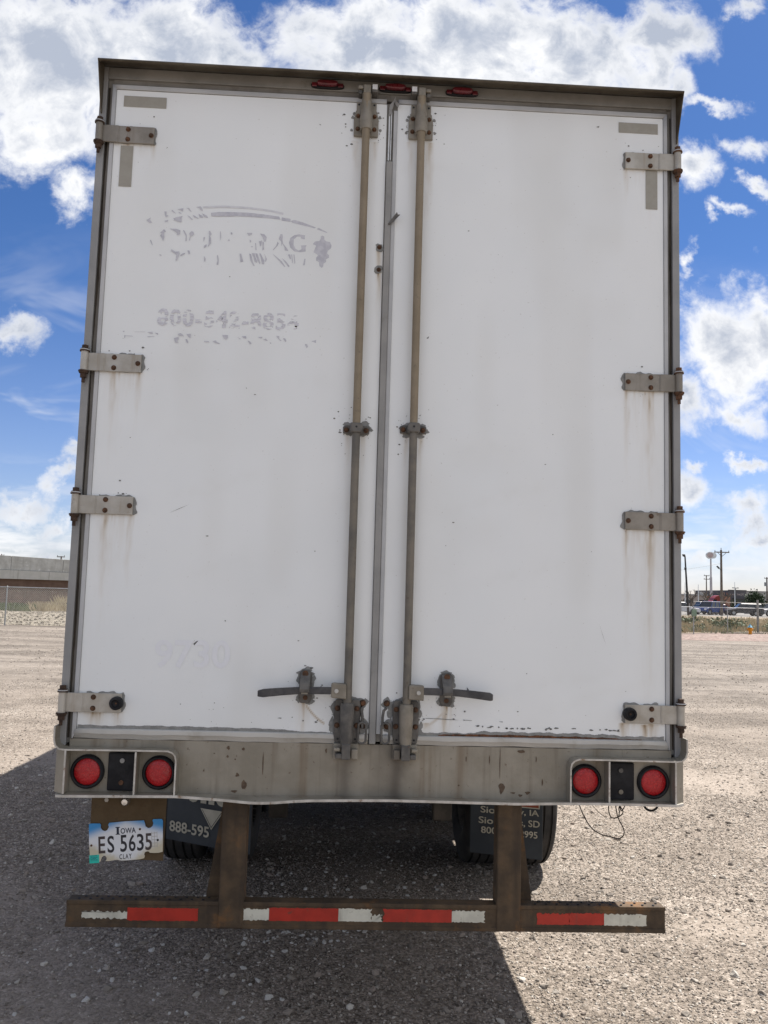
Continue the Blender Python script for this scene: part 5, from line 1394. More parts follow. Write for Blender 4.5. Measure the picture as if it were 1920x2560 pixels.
tape_piece(-0.5140, -0.4105, 0.513, 0.563, 'tape_white', 0.004, 0, 0.007, 0.006, 3)
tape_piece(-0.410, -0.1305, 0.513, 0.566, 'tape_red', 0, 0, 0.003, 0.002, 4)
tape_piece(-0.130, 0.0065, 0.514, 0.567, 'tape_white', 0, 0.010, 0.006, 0.002, 5)
tape_piece(0.0055, 0.049, 0.514, 0.548, 'tape_white', 0.0, 0.008, 0.014, 0.002, 6)
tape_piece(0.0495, 0.332, 0.514, 0.566, 'tape_red', 0.014, 0, 0.003, 0.002, 7)
tape_piece(0.3325, 0.470, 0.515, 0.565, 'tape_white', 0, 0.008, 0.007, 0.004, 8)
tape_piece(0.682, 0.820, 0.510, 0.558, 'tape_red', 0.004, 0.006, 0.008, 0.003, 9)
tape_piece(0.816, 0.9620, 0.510, 0.560, 'tape_red', 0, 0, 0.006, 0.003, 10)
tape_piece(0.9625, 1.141, 0.508, 0.558, 'tape_white', 0, 0.005, 0.006, 0.004, 11)

# ---- running gear
def spline(pts, k=6):
    P = [Vector(p) for p in pts]
    P = [P[0] * 2 - P[1]] + P + [P[-1] * 2 - P[-2]]
    out_ = []
    for i in range(1, len(P) - 2):
        for j in range(k):
            t = j / k
            a, b_, c_, d_ = P[i - 1], P[i], P[i + 1], P[i + 2]
            out_.append(0.5 * ((2 * b_) + (c_ - a) * t + (2 * a - 5 * b_ + 4 * c_ - d_) * t * t + (3 * b_ - a - 3 * c_ + d_) * t ** 3))
    out_.append(P[-2])
    return out_
def wheel_profile(w):
    """tyre cross-section: sidewalls, rounded shoulders, four grooves"""
    h = w / 2
    p = [(0.285, -h * 0.80), (0.30, -h * 0.9), (0.36, -h), (0.43, -h * 0.98), (0.475, -h * 0.90), (0.492, -h * 0.80)]
    g = [-0.6, -0.22, 0.22, 0.6]
    for k in g:
        c = k * h
        p += [(0.5 - 0.004 * abs(k), c - 0.008), (0.484, c - 0.006), (0.484, c + 0.006), (0.5 - 0.004 * abs(k), c + 0.008)]
    p += [(0.492, h * 0.80), (0.475, h * 0.90), (0.43, h * 0.98), (0.36, h), (0.30, h * 0.9), (0.285, h * 0.80)]
    return p
tyre0 = rim0 = None
for ay in (2.52, 3.76):
    for x in (-1.17, -0.84, 0.84, 1.17):
        wh = bpy.data.objects.new('wheel', None)
        COL.objects.link(wh)
        wh.parent = TR
        wh.location = (x, ay, 0.498)
        wh.empty_display_size = 0.1
        if tyre0 is None:
            t_ = MB().lathe(wheel_profile(0.275), (0, 0, 0), 'x', 56, closed=True)
            tyre0 = t_.build('tyre', M['tyre'], wh, smooth=30)
            fix_normals(tyre0)
            t_ = MB().lathe([(0.286, -0.11), (0.27, -0.09), (0.25, -0.02), (0.12, 0.02), (0.10, 0.06), (0.0, 0.06)], (0, 0, 0), 'x', 32)
            t_.lathe([(0.286, 0.11), (0.286, -0.11)], (0, 0, 0), 'x', 32)
            rim0 = t_.build('rim', M['hardware_dark'], wh, smooth=40)
        else:
            copy_part(tyre0, wh)
            copy_part(rim0, wh)
    MB().cyl((-1.2, ay, 0.498), (1.2, ay, 0.498), 0.065, n=16).build('axle', M['under'], TR, smooth=40)
for s in (-1, 1):
    a = sorted((s * 0.47, s * 0.57))
    MB().box(a[0], a[1], 0.9, 5.4, 0.78, 0.97).build('slider_rail', M['under'], TR)
    MB().box(a[0], a[1], 2.2, 4.4, 0.62, 0.72).build('suspension_beam', M['under'], TR, bevel=0.02)
    MB().box(a[0], a[1], 12.6, 12.75, 0.06, 0.97).box(a[0] - 0.08, a[1] + 0.08, 12.55, 12.8, 0.0, 0.06).build('landing_leg', M['under'], TR)
for k in range(26):
    MB().box(-1.22, 1.22, 0.35 + k * 0.6, 0.42 + k * 0.6, 1.0, 1.134).build('cross_member', M['under'], TR)
for ay in (2.52, 3.76):
    for s in (-1, 1):
        MB().lathe([(0, -0.09), (0.06, -0.09), (0.085, -0.06), (0.09, 0.0), (0.085, 0.07), (0.05, 0.09), (0, 0.09)], (s * 0.33, ay - 0.22, 0.60), 'y', 18).build('brake_chamber', M['under'], TR, smooth=40)
        MB().tube(spline([(s * 0.33, ay - 0.31, 0.60), (s * 0.30, ay - 0.42, 0.66), (s * 0.20, ay - 0.40, 0.78), (s * 0.12, ay - 0.2, 0.92)]), 0.011, 6).build('air_hose', M['black'], TR, smooth=60)
        MB().box(s * 0.52 - 0.06, s * 0.52 + 0.06, ay - 0.62, ay - 0.54, 0.42, 0.80).build('spring_hanger', M['under'], TR, bevel=0.01)
    MB().lathe([(0, -0.42), (0.10, -0.42), (0.125, -0.37), (0.125, 0.37), (0.10, 0.42), (0, 0.42)], (0, ay + 0.5, 0.82), 'x', 20).build('air_tank', M['under'], TR, smooth=40)
MB().box(-1.12, 1.12, 1.66, 1.71, 1.03, 1.08).build('flap_hanger', M['under'], TR)
# mud flaps hang askew behind the rear wheels
def flap(xa, ya, xb, yb, z0, z1, curl, name='mud_flap'):
    nu, nv = 10, 10
    vs, fs = [], []
    nrm = Vector((-(yb - ya), xb - xa)).normalized()
    for lay in (0, 1):
        for j in range(nv + 1):
            for i in range(nu + 1):
                t, v = i / nu, j / nv
                bow = curl * (math.sin(math.pi * t) * 0.6 + (1 - v) ** 2 * 0.8)
                x = xa + (xb - xa) * t + nrm.x * (bow + 0.007 * lay)
                y = ya + (yb - ya) * t + nrm.y * (bow + 0.007 * lay)
                vs.append((x, y, z0 + (z1 - z0) * v))
    W_ = nu + 1
    o_ = W_ * (nv + 1)
    for j in range(nv):
        for i in range(nu):
            k = j * W_ + i
            fs += [(k, k + 1, k + W_ + 1, k + W_), (o_ + k, o_ + k + W_, o_ + k + W_ + 1, o_ + k + 1)]
    for i in range(nu):
        fs += [(i, o_ + i, o_ + i + 1, i + 1), (nv * W_ + i, nv * W_ + i + 1, o_ + nv * W_ + i + 1, o_ + nv * W_ + i)]
    for j in range(nv):
        fs += [(j * W_, (j + 1) * W_, o_ + (j + 1) * W_, o_ + j * W_), (j * W_ + nu, o_ + j * W_ + nu, o_ + (j + 1) * W_ + nu, (j + 1) * W_ + nu)]
    o = MB().add(vs, fs).build(name, M['flap'], TR, smooth=40)
    fix_normals(o)
    return o
fa, fb = Vector((-1.149, 1.60, 0)), Vector((-0.627, 1.32, 0))
flL = flap(fa.x, fa.y, fb.x, fb.y, 0.372, 1.05, 0.0)
fr = (fb - fa).normalized()
fnn = Vector((fr.y, -fr.x, 0))
def FP(t, z, off=0.006):
    p = fa.lerp(fb, t) + fnn * off
    return (p.x, p.y, z)
text_mesh('flap_phone_number', '888-595', M['flap_print'], FP(0.285, 0.452), fr, (0, 0, 1), 0.285, 0.062, 0.02, flL)
text_mesh('flap_lettering', 'one', M['flap_print'], FP(0.48, 0.70), fr, (0, 0, 1), 0.31, 0.19, 0.06, flL)
tri = [FP(0.412, 0.580, 0.0065), FP(0.55, 0.468, 0.0065), FP(0.688, 0.580, 0.0065)]
MB().add(tri, [(0, 1, 2)]).build('flap_emblem', M['flap_print'], flL)
t2 = [FP(0.432, 0.574, 0.0072), FP(0.439, 0.574, 0.0072), FP(0.55, 0.485, 0.0072), FP(0.661, 0.574, 0.0072), FP(0.668, 0.574, 0.0072), FP(0.55, 0.479, 0.0072)]
MB().add(t2, [(0, 1, 2, 5), (2, 3, 4, 5)]).build('flap_emblem_line', M['flap'], flL)
ga, gb = Vector((0.675, 1.75, 0)), Vector((1.092, 1.615, 0))
flR = flap(ga.x, ga.y, gb.x, gb.y, 0.276, 1.05, 0.0)
gr = (gb - ga).normalized()
gn = Vector((gr.y, -gr.x, 0))
def GP(x, z, off=0.006):
    x, z = (x + 0.151) * 1.026 - 0.151, 1.84 - (1.84 - z) * 1.029
    t = (x - ga.x) / (gb.x - ga.x)
    p = ga.lerp(gb, t) + gn * off
    return (p.x, p.y, z)
for body_, xc_, zc_, w_, h_ in (('Siou', 0.770, 0.578, 0.125, 0.040), ('y, IA', 0.985, 0.578, 0.120, 0.046), ('Siou', 0.760, 0.516, 0.125, 0.040), ('s, SD', 0.990, 0.518, 0.120, 0.046), ('800-', 0.770, 0.460, 0.115, 0.040), ('2995', 0.985, 0.458, 0.105, 0.040)):
    text_mesh('flap_lettering', body_, M['flap_print'], GP(xc_, zc_), gr, (0, 0, 1), w_, h_, 0.015, flR)
MB().add([GP(0.70, 0.608), GP(1.045, 0.608), GP(1.045, 0.76), GP(0.70, 0.76)], [(0, 1, 2, 3)]).build('flap_panel_border', M['flap_print'], flR)
MB().add([GP(0.706, 0.614, 0.0068), GP(1.039, 0.614, 0.0068), GP(1.039, 0.76, 0.0068), GP(0.706, 0.76, 0.0068)], [(0, 1, 2, 3)]).build('flap_panel', M['flap_red'], flR)

# ---- loose wires under the right lamp box
WIRES = {'w1': [(0.874, 1.02), (0.874, 0.984), (0.892, 0.935), (0.921, 0.887), (0.961, 0.861), (1.008, 0.847), (1.047, 0.838), (1.065, 0.855), (1.059, 0.885), (1.043, 0.915), (1.037, 0.938), (1.031, 0.987), (1.03, 1.02)],
         'w2': [(0.915, 1.02), (0.923, 0.985), (0.952, 0.951), (0.98, 0.933), (0.992, 0.931)],
         'w3': [(1.0, 1.02), (0.999, 0.986), (0.995, 0.96), (1.007, 0.93), (1.031, 0.923), (1.055, 0.934), (1.059, 0.953), (1.047, 0.972), (1.043, 0.987), (1.04, 1.02)],
         'w4': [(1.035, 1.02), (1.039, 0.987), (1.051, 0.957), (1.07, 0.972), (1.078, 0.987), (1.08, 1.02)],
         'w5': [(1.049, 1.02), (1.047, 0.985), (1.044, 0.965), (1.049, 0.948), (1.043, 0.93)]}
for k, (nm, p) in enumerate(WIRES.items()):
    q = spline([(x, 0.06 + 0.012 * math.sin(i * 1.3 + k), z) for i, (x, z) in enumerate(p)])
    MB().tube(q, 0.0024 if nm != 'w2' else 0.0013, 6).build('loose_wire', M['wire'], TR, smooth=60)
q = spline([(1.147, 0.06, 1.02), (1.149, 0.06, 0.991), (1.153, 0.058, 0.974), (1.165, 0.056, 0.962), (1.183, 0.055, 0.959), (1.201, 0.056, 0.967), (1.211, 0.058, 0.982), (1.211, 0.06, 0.992), (1.21, 0.06, 1.02)])
MB().tube(q, 0.0048, 8).build('hose_loop', M['black'], TR, smooth=60)

# ================================================================== surroundings
M['galv'] = worn('galvanised_tube', (0.33, 0.34, 0.34), (0.43, 0.44, 0.44), 10, 0.45, 0.5, bump=0.0)
M['galv_dull'] = worn('galvanised_wire', (0.32, 0.31, 0.29), (0.42, 0.40, 0.37), 10, 0.6, 0.1, bump=0.0)
M['concrete'] = worn('overpass_concrete', (0.38, 0.375, 0.345), (0.50, 0.50, 0.47), 1.6, 0.85, 0.0, (0.60, 0.60, 0.575), 3.0, (0.55, 0.72), streak=((0.29, 0.28, 0.25), 5, 0.5, 0.75, 0.6), bump=0.1, bscale=20)
M['concrete2'] = worn('overpass_fascia', (0.44, 0.435, 0.395), (0.50, 0.49, 0.455), 2.0, 0.85, 0.0, streak=((0.36, 0.345, 0.305), 6, 0.5, 0.75, 0.5), bump=0.1, bscale=20)
M['brown_wall'] = worn('brown_wall_panel', (0.15, 0.085, 0.062), (0.20, 0.12, 0.09), 2.0, 0.85, 0.0, (0.16, 0.12, 0.10), 4, (0.6, 0.75), bump=0.15, bscale=30)
M['brown_girder'] = worn('weathered_girder', (0.13, 0.08, 0.055), (0.165, 0.105, 0.075), 2.5, 0.7, 0.1, bump=0.05)
M['joint'] = plain('dark_joint_mortar', (0.035, 0.03, 0.027), 0.9)  # near-black backing that shows through the panel joints
M['rock'] = worn('pale_riprap', (0.19, 0.165, 0.128), (0.31, 0.272, 0.215), 7, 0.9, 0.0, (0.15, 0.125, 0.1), 14, (0.58, 0.66), bump=0.4, bscale=30)
M['wood'] = worn('weathered_pole_wood', (0.11, 0.09, 0.075), (0.17, 0.145, 0.12), 3, 0.9, bump=0.1)
M['bark'] = worn('bark', (0.09, 0.072, 0.058), (0.15, 0.125, 0.10), 4, 0.9, bump=0.2, bscale=30)
M['dark_metal'] = plain('black_pole_paint', (0.018, 0.019, 0.02), 0.5)
M['white_metal'] = plain('white_pole_paint', (0.6, 0.62, 0.63), 0.5)
M['lot'] = worn('lot_concrete', (0.17, 0.16, 0.15), (0.215, 0.205, 0.19), 0.3, 0.9, bump=0.0)
M['pink'] = worn('pink_gravel', (0.11, 0.072, 0.058), (0.265, 0.187, 0.155), 4, 0.9, 0.0, (0.33, 0.29, 0.25), 7, (0.54, 0.64), bump=0.6, bscale=14)
M['soil'] = worn('dry_soil', (0.20, 0.16, 0.115), (0.29, 0.235, 0.17), 1.2, 0.95, bump=0.3, bscale=10)

# ---- left: rock bank behind a chain-link fence, an overpass beyond
def bank(x, y):
    t = max(0.0, min(1.0, (y - 34.5) / 2.6))
    top = 0.50 + 0.05 * math.sin(x * 0.9) + 0.05 * math.sin(x * 0.37 + 1)
    return top * t * t * (3 - 2 * t) * (1.0 if y < 39.5 else max(0.0, 1 - (y - 39.5) / 14.0)) - 0.03 + 0.03 * math.sin(x * 5.1) * math.sin(y * 6.3) * (0.1 < t)
bk_ = sheet('rock_bank', ramp(-42, -7.5, 110), ramp(34.3, 54, 60), M['rock'], 0.0, bank)
tag(bk_, kind='structure')
rkm = M['rock']
stones('bank_rocks', 'pale broken rocks piled on the bank behind the fence', -26, -8, 34.6, 38.2, 70, 0.03, 0.085, 2.0, 31, 0.4, rkm, bank)

def fence(name, label, posts, ztop, mat_rail, wire_r, diamond, z0=0.03, big_last=False, rail_r=0.022):
    f = empty(name, (posts[0][0], posts[0][1], 0), 0, label, 'fence')
    ox, oy = posts[0]
    P = [(x - ox, y - oy) for x, y in posts]
    for i, (x, y) in enumerate(P):
        zb = -0.1
        MB().cyl((x, y, zb), (x, y, ztop + 0.03), 0.032, n=8).cyl((x, y, ztop + 0.03), (x, y, ztop + 0.06), 0.036, 0.012, n=8).build('post', M['galv'], f, smooth=40)
    for (a, b_) in zip(P[:-1], P[1:]):
        MB().cyl((a[0], a[1], ztop), (b_[0], b_[1], ztop), rail_r, n=8).build('top_rail', mat_rail, f, smooth=40)
        L = math.hypot(b_[0] - a[0], b_[1] - a[1])
        d = ((b_[0] - a[0]) / L, (b_[1] - a[1]) / L)
        H = ztop - 0.02 - z0
        m = MB()
        k = -int(H / diamond) - 1
        while k * diamond < L:
            for sg in (1, -1):
                s0, s1 = k * diamond, k * diamond + H
                q0, q1 = max(s0, 0), min(s1, L)
                if q1 > q0:
                    za, zb_ = z0 + (q0 - s0), z0 + (q1 - s0)
                    if sg < 0:
                        za, zb_ = z0 + H - (q0 - s0), z0 + H - (q1 - s0)
                    m.cyl((a[0] + d[0] * q0, a[1] + d[1] * q0, za), (a[0] + d[0] * q1, a[1] + d[1] * q1, zb_), wire_r, n=3)
            k += 1
        o = m.build('wire_mesh', M['galv_dull'], f)
        o['kind'] = 'stuff'
    return f
fence('chain_link_fence', 'chain-link fence with a bright top rail before the rock bank and overpass', [(-30.0, 34.0), (-25.0, 34.05), (-20.0, 34.1), (-14.97, 34.2), (-9.97, 34.6), (-5.0, 35.0)], 1.67, M['galv'], 0.0042, 0.085)

OV = empty('road_overpass', (-23, 60, 0), 0, 'grey concrete overpass with brown girder and brown panel wall beneath', 'overpass')
def zl(x, a, b_):
    return a + (b_ - a) * (x + 25.8) / 5.0
def ovbox(x0, x1, y0, y1, f0, f1, name, mat, gap=0.012):
    """slab piece whose bottom and top follow two slopes"""
    x0, x1 = x0 + gap, x1 - gap
    v = [(x0 + 23, y0 - 60, f0(x0)), (x1 + 23, y0 - 60, f0(x1)), (x1 + 23, y1 - 60, f0(x1)), (x0 + 23, y1 - 60, f0(x0)), (x0 + 23, y0 - 60, f1(x0)), (x1 + 23, y0 - 60, f1(x1)), (x1 + 23, y1 - 60, f1(x1)), (x0 + 23, y1 - 60, f1(x0))]
    return MB().hexa(v).build(name, mat, OV, bevel=0.01, seg=1)
ptop = lambda x: zl(x, 3.90, 3.70)
pbot = lambda x: zl(x, 2.81, 2.72)
fbot = lambda x: zl(x, 2.16, 2.155)
xs_ = [-24.95 + 3.81 * k for k in range(-4, 5)]
for a, c in zip(xs_[:-1], xs_[1:]):
    ovbox(a, c, 60.0, 60.35, lambda x: pbot(x) + 0.03, ptop, 'parapet_panel', M['concrete'])
ovbox(-42, -6, 60.06, 60.32, pbot, lambda x: ptop(x) - 0.03, 'parapet_core', M['joint'])
xs_ = [-24.36 + 2.28 * k for k in range(-7, 8)]
for a, c in zip(xs_[:-1], xs_[1:]):
    ovbox(a, c, 59.9, 60.5, fbot, lambda x: pbot(x) + 0.02, 'fascia_panel', M['concrete2'], 0.009)
ovbox(-42, -6, 59.97, 68.0, lambda x: fbot(x) + 0.02, lambda x: pbot(x) - 0.02, 'deck', M['joint'])
ovbox(-42, -6, 60.20, 60.5, lambda x: 1.45, fbot, 'girder', M['brown_girder'], 0)
ovbox(-42, -6, 60.7, 61.2, lambda x: 0.0, lambda x: 2.2, 'wall_backing', M['joint'], 0)
row = [(-0.1, 0.60), (0.60, 1.36), (1.36, 2.14)]
for r_, (z0_, z1_) in enumerate(row):
    xx = -40.0 + (0.0 if r_ % 2 else 1.0)
    while xx < -8:
        ovbox(xx, xx + 2.0, 60.62, 60.75, lambda x, z=z0_: z + 0.012, lambda x, z=z1_: z - 0.012, 'wall_panel', M['brown_wall'], 0.014)
        xx += 2.0

def blades(name, label, spots, mat, cat='grass'):
    """many thin blades in one body: (x, y, z, height, lean, count, spread)"""
    rs = random.Random(len(spots))
    m = MB()
    for (x, y, z, h, cnt, sp) in spots:
        for _ in range(cnt):
            a = rs.random() * 6.28
            r_ = sp * math.sqrt(rs.random())
            px, py = x + r_ * math.cos(a), y + r_ * math.sin(a)
            hh = h * (0.45 + 0.8 * rs.random())
            ln = hh * (rs.random() - 0.5) * 1.1
            l2 = hh * (rs.random() - 0.5) * 0.8
            w = 0.010 + 0.018 * rs.random()
            t = rs.random() * 3.14
            wx_, wy_ = w * math.cos(t), w * math.sin(t)
            m.add([(px - wx_, py - wy_, z), (px + wx_, py + wy_, z), (px + ln * 0.4 + wx_ * 0.6, py + l2 * 0.4, z + hh * 0.6), (px + ln, py + l2, z + hh)], [(0, 1, 2), (0, 2, 3)])
    o = m.build(name, mat, None)
    tag(o, label, cat, kind='stuff')
    return o
rs = random.Random(8)
M['grass_green'] = worn('green_grass', (0.045, 0.075, 0.018), (0.09, 0.13, 0.035), 2, 0.8, bump=0.0)
M['grass_dry'] = worn('dry_grass', (0.36, 0.29, 0.17), (0.50, 0.42, 0.27), 1.5, 0.85, 0.0, (0.28, 0.20, 0.12), 3, (0.55, 0.7), bump=0.0)
M['weed_leaf'] = worn('weed_leaf', (0.075, 0.105, 0.045), (0.15, 0.18, 0.10), 3, 0.7, bump=0.0)
M['weed_pale'] = worn('sage_leaf', (0.20, 0.22, 0.13), (0.30, 0.31, 0.20), 3, 0.8, bump=0.0)
blades('green_grass', 'green grass growing along the top of the rock bank', [(-23 + 7.7 * rs.random(), 38.4 + 1.4 * rs.random(), 0.42, 0.42, 20, 0.4) for _ in range(190)], M['grass_green'])
blades('dry_grass', 'straw-coloured dry grass on the rock bank beside the green grass', [(-15.5 + 3.4 * rs.random(), 38.2 + 1.6 * rs.random(), 0.42, 0.50, 18, 0.35) for _ in range(110)] + [(-16.4 + 1.6 * rs.random(), 45.0 + rs.random(), 0.35, 0.8, 16, 0.4) for _ in range(20)], M['grass_dry'])
dk = MB()
dk.hexa([(-0.45, -0.4, -0.1), (1.4, -0.4, -0.1), (1.4, 0.5, -0.1), (-0.45, 0.5, -0.1), (-0.30, -0.3, 0.50), (1.3, -0.3, 0.52), (1.3, 0.4, 0.52), (-0.30, 0.4, 0.50)])
o = dk.build('drain_block', worn('dark_drain_concrete', (0.06, 0.055, 0.052), (0.10, 0.09, 0.085), 3, 0.9), None, bevel=0.03)
o.location = (-14.35, 40.0, 0.42)
tag(o, 'dark concrete drain block on the rock bank beside the dry grass', 'block')

def utility_pole(name, label, loc, H, r, arms, mat=None, group=None):
    p = empty(name, loc, 0, label, 'utility pole', group)
    MB().cyl((0, 0, -0.1), (0, 0, H), r, r * 0.62, n=10).build('pole', mat or M['wood'], p, smooth=40)
    for (z, w) in arms:
        MB().box(-w / 2, w / 2, -r - 0.07, -r * 0.6, z - 0.06, z + 0.06).build('crossarm', mat or M['wood'], p)
        for s in (-1, 1):
            MB().cyl((s * (w / 2 - 0.06), -r - 0.03, z + 0.06), (s * (w / 2 - 0.06), -r - 0.03, z + 0.22), 0.035, 0.05, n=8).build('insulator', M['dark_metal'], p)
    return p
utility_pole('utility_pole', 'utility pole top with crossarm just above the overpass parapet near the trailer', (-41.3, 120, 0), 5.95, 0.16, [(5.85, 1.1)])
utility_pole('utility_pole', 'utility pole top just above the overpass parapet at the left edge', (-49.8, 120, 0), 6.0, 0.14, [(5.75, 0.9)])

# ---- right: pink gravel verge, fence, weeds, hydrant
def flat_fn(x, y):
    return hgt(x, y) + 0.012
pk = sheet('gravel_verge', ramp(9, 52, 60), ramp(0, 1, 8), M['pink'], 0.0, lambda x, y: 0)
for v in pk.data.vertices:
    x, t = v.co.x, v.co.y
    lo = 37.5 + 0.25 * math.sin(x * 1.3) + (x - 18) * 0.10
    hi = 43.9 + (x - 18) * 0.86
    v.co.y = lo + (hi - lo) * t
    v.co.z = hgt(x, v.co.y) + 0.006 + 0.07 * math.sin(math.pi * min(t, 1)) ** 2
tag(pk, kind='structure')
ws = sheet('weed_ground', ramp(14, 140, 60), ramp(40, 95, 40), M['soil'], 0.02, lambda x, y: hgt(x, y))
for v in ws.data.vertices:
    hi = 43.9 + (v.co.x - 18) * 0.86
    if v.co.y < hi:
        v.co.y = min(hi, 94)
    v.co.z = hgt(v.co.x, v.co.y) + 0.02
tag(ws, kind='structure')
lt = sheet('parking_lot', ramp(14, 220, 20), ramp(95, 190, 20), M['lot'], 0.02)
tag(lt, kind='structure')

FR = [(12.9, 37.6), (16.55, 41.1), (20.22, 44.57), (23.87, 48.08), (26.55, 49.56), (31.5, 52.0), (37.0, 54.5)]
frn = fence('chain_link_fence', 'chain-link fence with a pale top rail behind the hydrant and weeds', FR, 1.60, M['galv'], 0.0016, 0.09)
ox, oy = FR[0]
for (a, c) in zip(FR[2:-1], FR[3:]):
    MB().cyl((a[0] - ox, a[1] - oy, 1.93), (c[0] - ox, c[1] - oy, 1.95), 0.012, n=5).build('barbed_wire', M['galv_dull'], frn)
MB().cyl((26.55 - ox, 49.56 - oy, -0.1), (26.55 - ox, 49.56 - oy, 2.15), 0.07, n=10).build('corner_post', worn('grey_post', (0.22, 0.225, 0.205), (0.3, 0.3, 0.28), 5, 0.7), frn, smooth=40)
sg = MB().box(-0.15, 0.15, -0.06, -0.02, 1.08, 1.46).box(-0.13, 0.13, -0.075, -0.06, 1.10, 1.44)
o = sg.build('utility_box', plain('pale_green_paint', (0.20, 0.29, 0.21), 0.6), None, bevel=0.01)
o.location = (20.22, 44.53, 0)
tag(o, 'pale green metal box fixed to a fence post near the trailer', 'box')

hy = empty('fire_hydrant', (24.38, 46.2, 0), 0, 'orange-yellow fire hydrant with a blue bonnet in front of the fence', 'hydrant')
yel = worn('hydrant_yellow', (0.62, 0.25, 0.012), (0.72, 0.32, 0.02), 6, 0.5)
blu = worn('hydrant_blue', (0.10, 0.30, 0.42), (0.14, 0.36, 0.5), 6, 0.5)
MB().lathe([(0, 0), (0.13, 0), (0.13, 0.03), (0.10, 0.04), (0.10, 0.42), (0.135, 0.43), (0.135, 0.46), (0, 0.46)], (0, 0, 0), 'z', 16).build('barrel', yel, hy, smooth=35)
MB().lathe([(0, 0.455), (0.15, 0.455), (0.15, 0.48), (0.12, 0.50), (0.09, 0.56), (0.035, 0.60), (0.035, 0.66), (0, 0.66)], (0, 0, 0), 'z', 16).build('bonnet', blu, hy, smooth=35)
for s in (-1, 1):
    MB().cyl((s * 0.08, 0, 0.36), (s * 0.155, 0, 0.36), 0.05, n=12).cyl((s * 0.155, 0, 0.36), (s * 0.18, 0, 0.36), 0.062, 0.055, n=6).build('outlet_cap', yel, hy)
MB().cyl((0, -0.08, 0.33), (0, -0.16, 0.33), 0.07, n=14).cyl((0, -0.16, 0.33), (0, -0.185, 0.33), 0.08, n=6).build('pumper_cap', yel, hy)

tm = MB()
tm.hexa([(-1.6, -0.05, 0), (1.2, 0.6, 0), (1.17, 0.72, 0), (-1.63, 0.07, 0), (-1.6, -0.05, 0.10), (1.2, 0.6, 0.10), (1.17, 0.72, 0.10), (-1.63, 0.07, 0.10)])
o = tm.build('timber_edging', worn('bleached_timber', (0.33, 0.30, 0.25), (0.42, 0.39, 0.33), 4, 0.9), None, bevel=0.01)
o.location = (24.9, 47.4, 0)
tag(o, 'bleached timber lying along the fence behind the hydrant', 'timber')
pp = MB().cyl((0, 0, 0.14), (1.0, 1.6, 0.14), 0.16, n=16)
o = pp.build('drain_pipe', M['black'], None, smooth=40)
o.location = (28.3, 50.4, 0.05)
tag(o, 'black drain pipe end lying by the fence at the right edge', 'pipe')
rs = random.Random(5)
db = MB()
for k in range(7):
    x, y, s_ = 0.5 * rs.random(), 0.3 * rs.random(), 0.06 + 0.07 * rs.random()
    db.hexa([(x - s_, y - s_, 0), (x + s_, y - s_ * .8, 0), (x + s_, y + s_, 0), (x - s_ * .8, y + s_, 0), (x - s_ * .6, y - s_ * .6, s_ * 1.2), (x + s_ * .7, y - s_ * .5, s_), (x + s_ * .6, y + s_ * .6, s_ * 1.3), (x - s_ * .5, y + s_ * .7, s_)])
o = db.build('rusty_debris', M['rust'], None)
o.location = (23.4, 47.6, 0)
tag(o, 'heap of rusty brown rubble at the foot of the fence left of the hydrant', 'rubble')

# dry weeds over the verge behind the fence
spots = []
for _ in range(1500):
    y = 45 + 38 * rs.random() ** 1.5
    x = y * (0.40 + 0.22 * rs.random()) + 0.5
    if y < 44.6 + (x - 18) * 0.80 - 0.1:
        continue
    spots.append((x, y, hgt(x, y), 0.20 + 0.22 * rs.random(), 13, 0.38))
blades('dry_weeds', 'straw-coloured dry weeds covering the ground behind the hydrant fence', spots, M['grass_dry'], 'weeds')
spots = []
for _ in range(230):
    y = 47 + 34 * rs.random() ** 1.3
    x = y * (0.40 + 0.22 * rs.random()) + 1.0
    spots.append((x, y, hgt(x, y), 0.22 + 0.2 * rs.random(), 10, 0.3))
blades('grey_weeds', 'grey-green weeds mixed among the dry weeds behind the fence', spots, M['weed_pale'], 'weeds')

def leafy(name, label, loc, rx, ry, rz, n_, leaf, mat, cat, group=None, stem=None, seed=1, zbias=0.0):
    r = random.Random(seed)
    e_ = empty(name, loc, 0, label, cat, group)
    m = MB()
    cl = [(r.uniform(-.75, .75) * rx, r.uniform(-.75, .75) * ry, (0.15 + 0.75 * r.random()) * rz * (1 - zbias * 0.0)) for _ in range(max(5, n_ // 45))]
    for k in range(n_):
        c = cl[k % len(cl)]
        taper = 1 - 0.75 * zbias * (c[2] / rz)
        x = c[0] * taper + r.gauss(0, rx * 0.2)
        y = c[1] * taper + r.gauss(0, ry * 0.2)
        z = max(0.02, c[2] + r.gauss(0, rz * 0.13))
        d = Vector((r.gauss(0, 1), r.gauss(0, 1), r.gauss(0.3, 0.8))).normalized()
        sd = d.cross(Vector((r.gauss(0, 1), r.gauss(0, 1), r.gauss(0, 1)))).normalized()
        L, w = leaf * (0.6 + 0.8 * r.random()), leaf * 0.3
        p = Vector((x, y, z))
        m.add([p, p + d * L * 0.5 + sd * w, p + d * L, p + d * L * 0.5 - sd * w], [(0, 1, 2, 3)])
    m.build('crown' if stem else 'leaves', mat, e_)
    if stem:
        MB().cyl((0, 0, -0.1), (0, 0, rz * 0.6), stem, stem * 0.4, n=8).build('trunk', M['bark'], e_, smooth=40)
    else:
        s_ = MB()
        for k in range(5):
            c = cl[k % len(cl)]
            s_.tube([(0, 0, -0.02), (c[0] * 0.4, c[1] * 0.4, c[2] * 0.5), c], 0.012, 5)
        s_.build('stems', M['bark'], e_)
    return e_
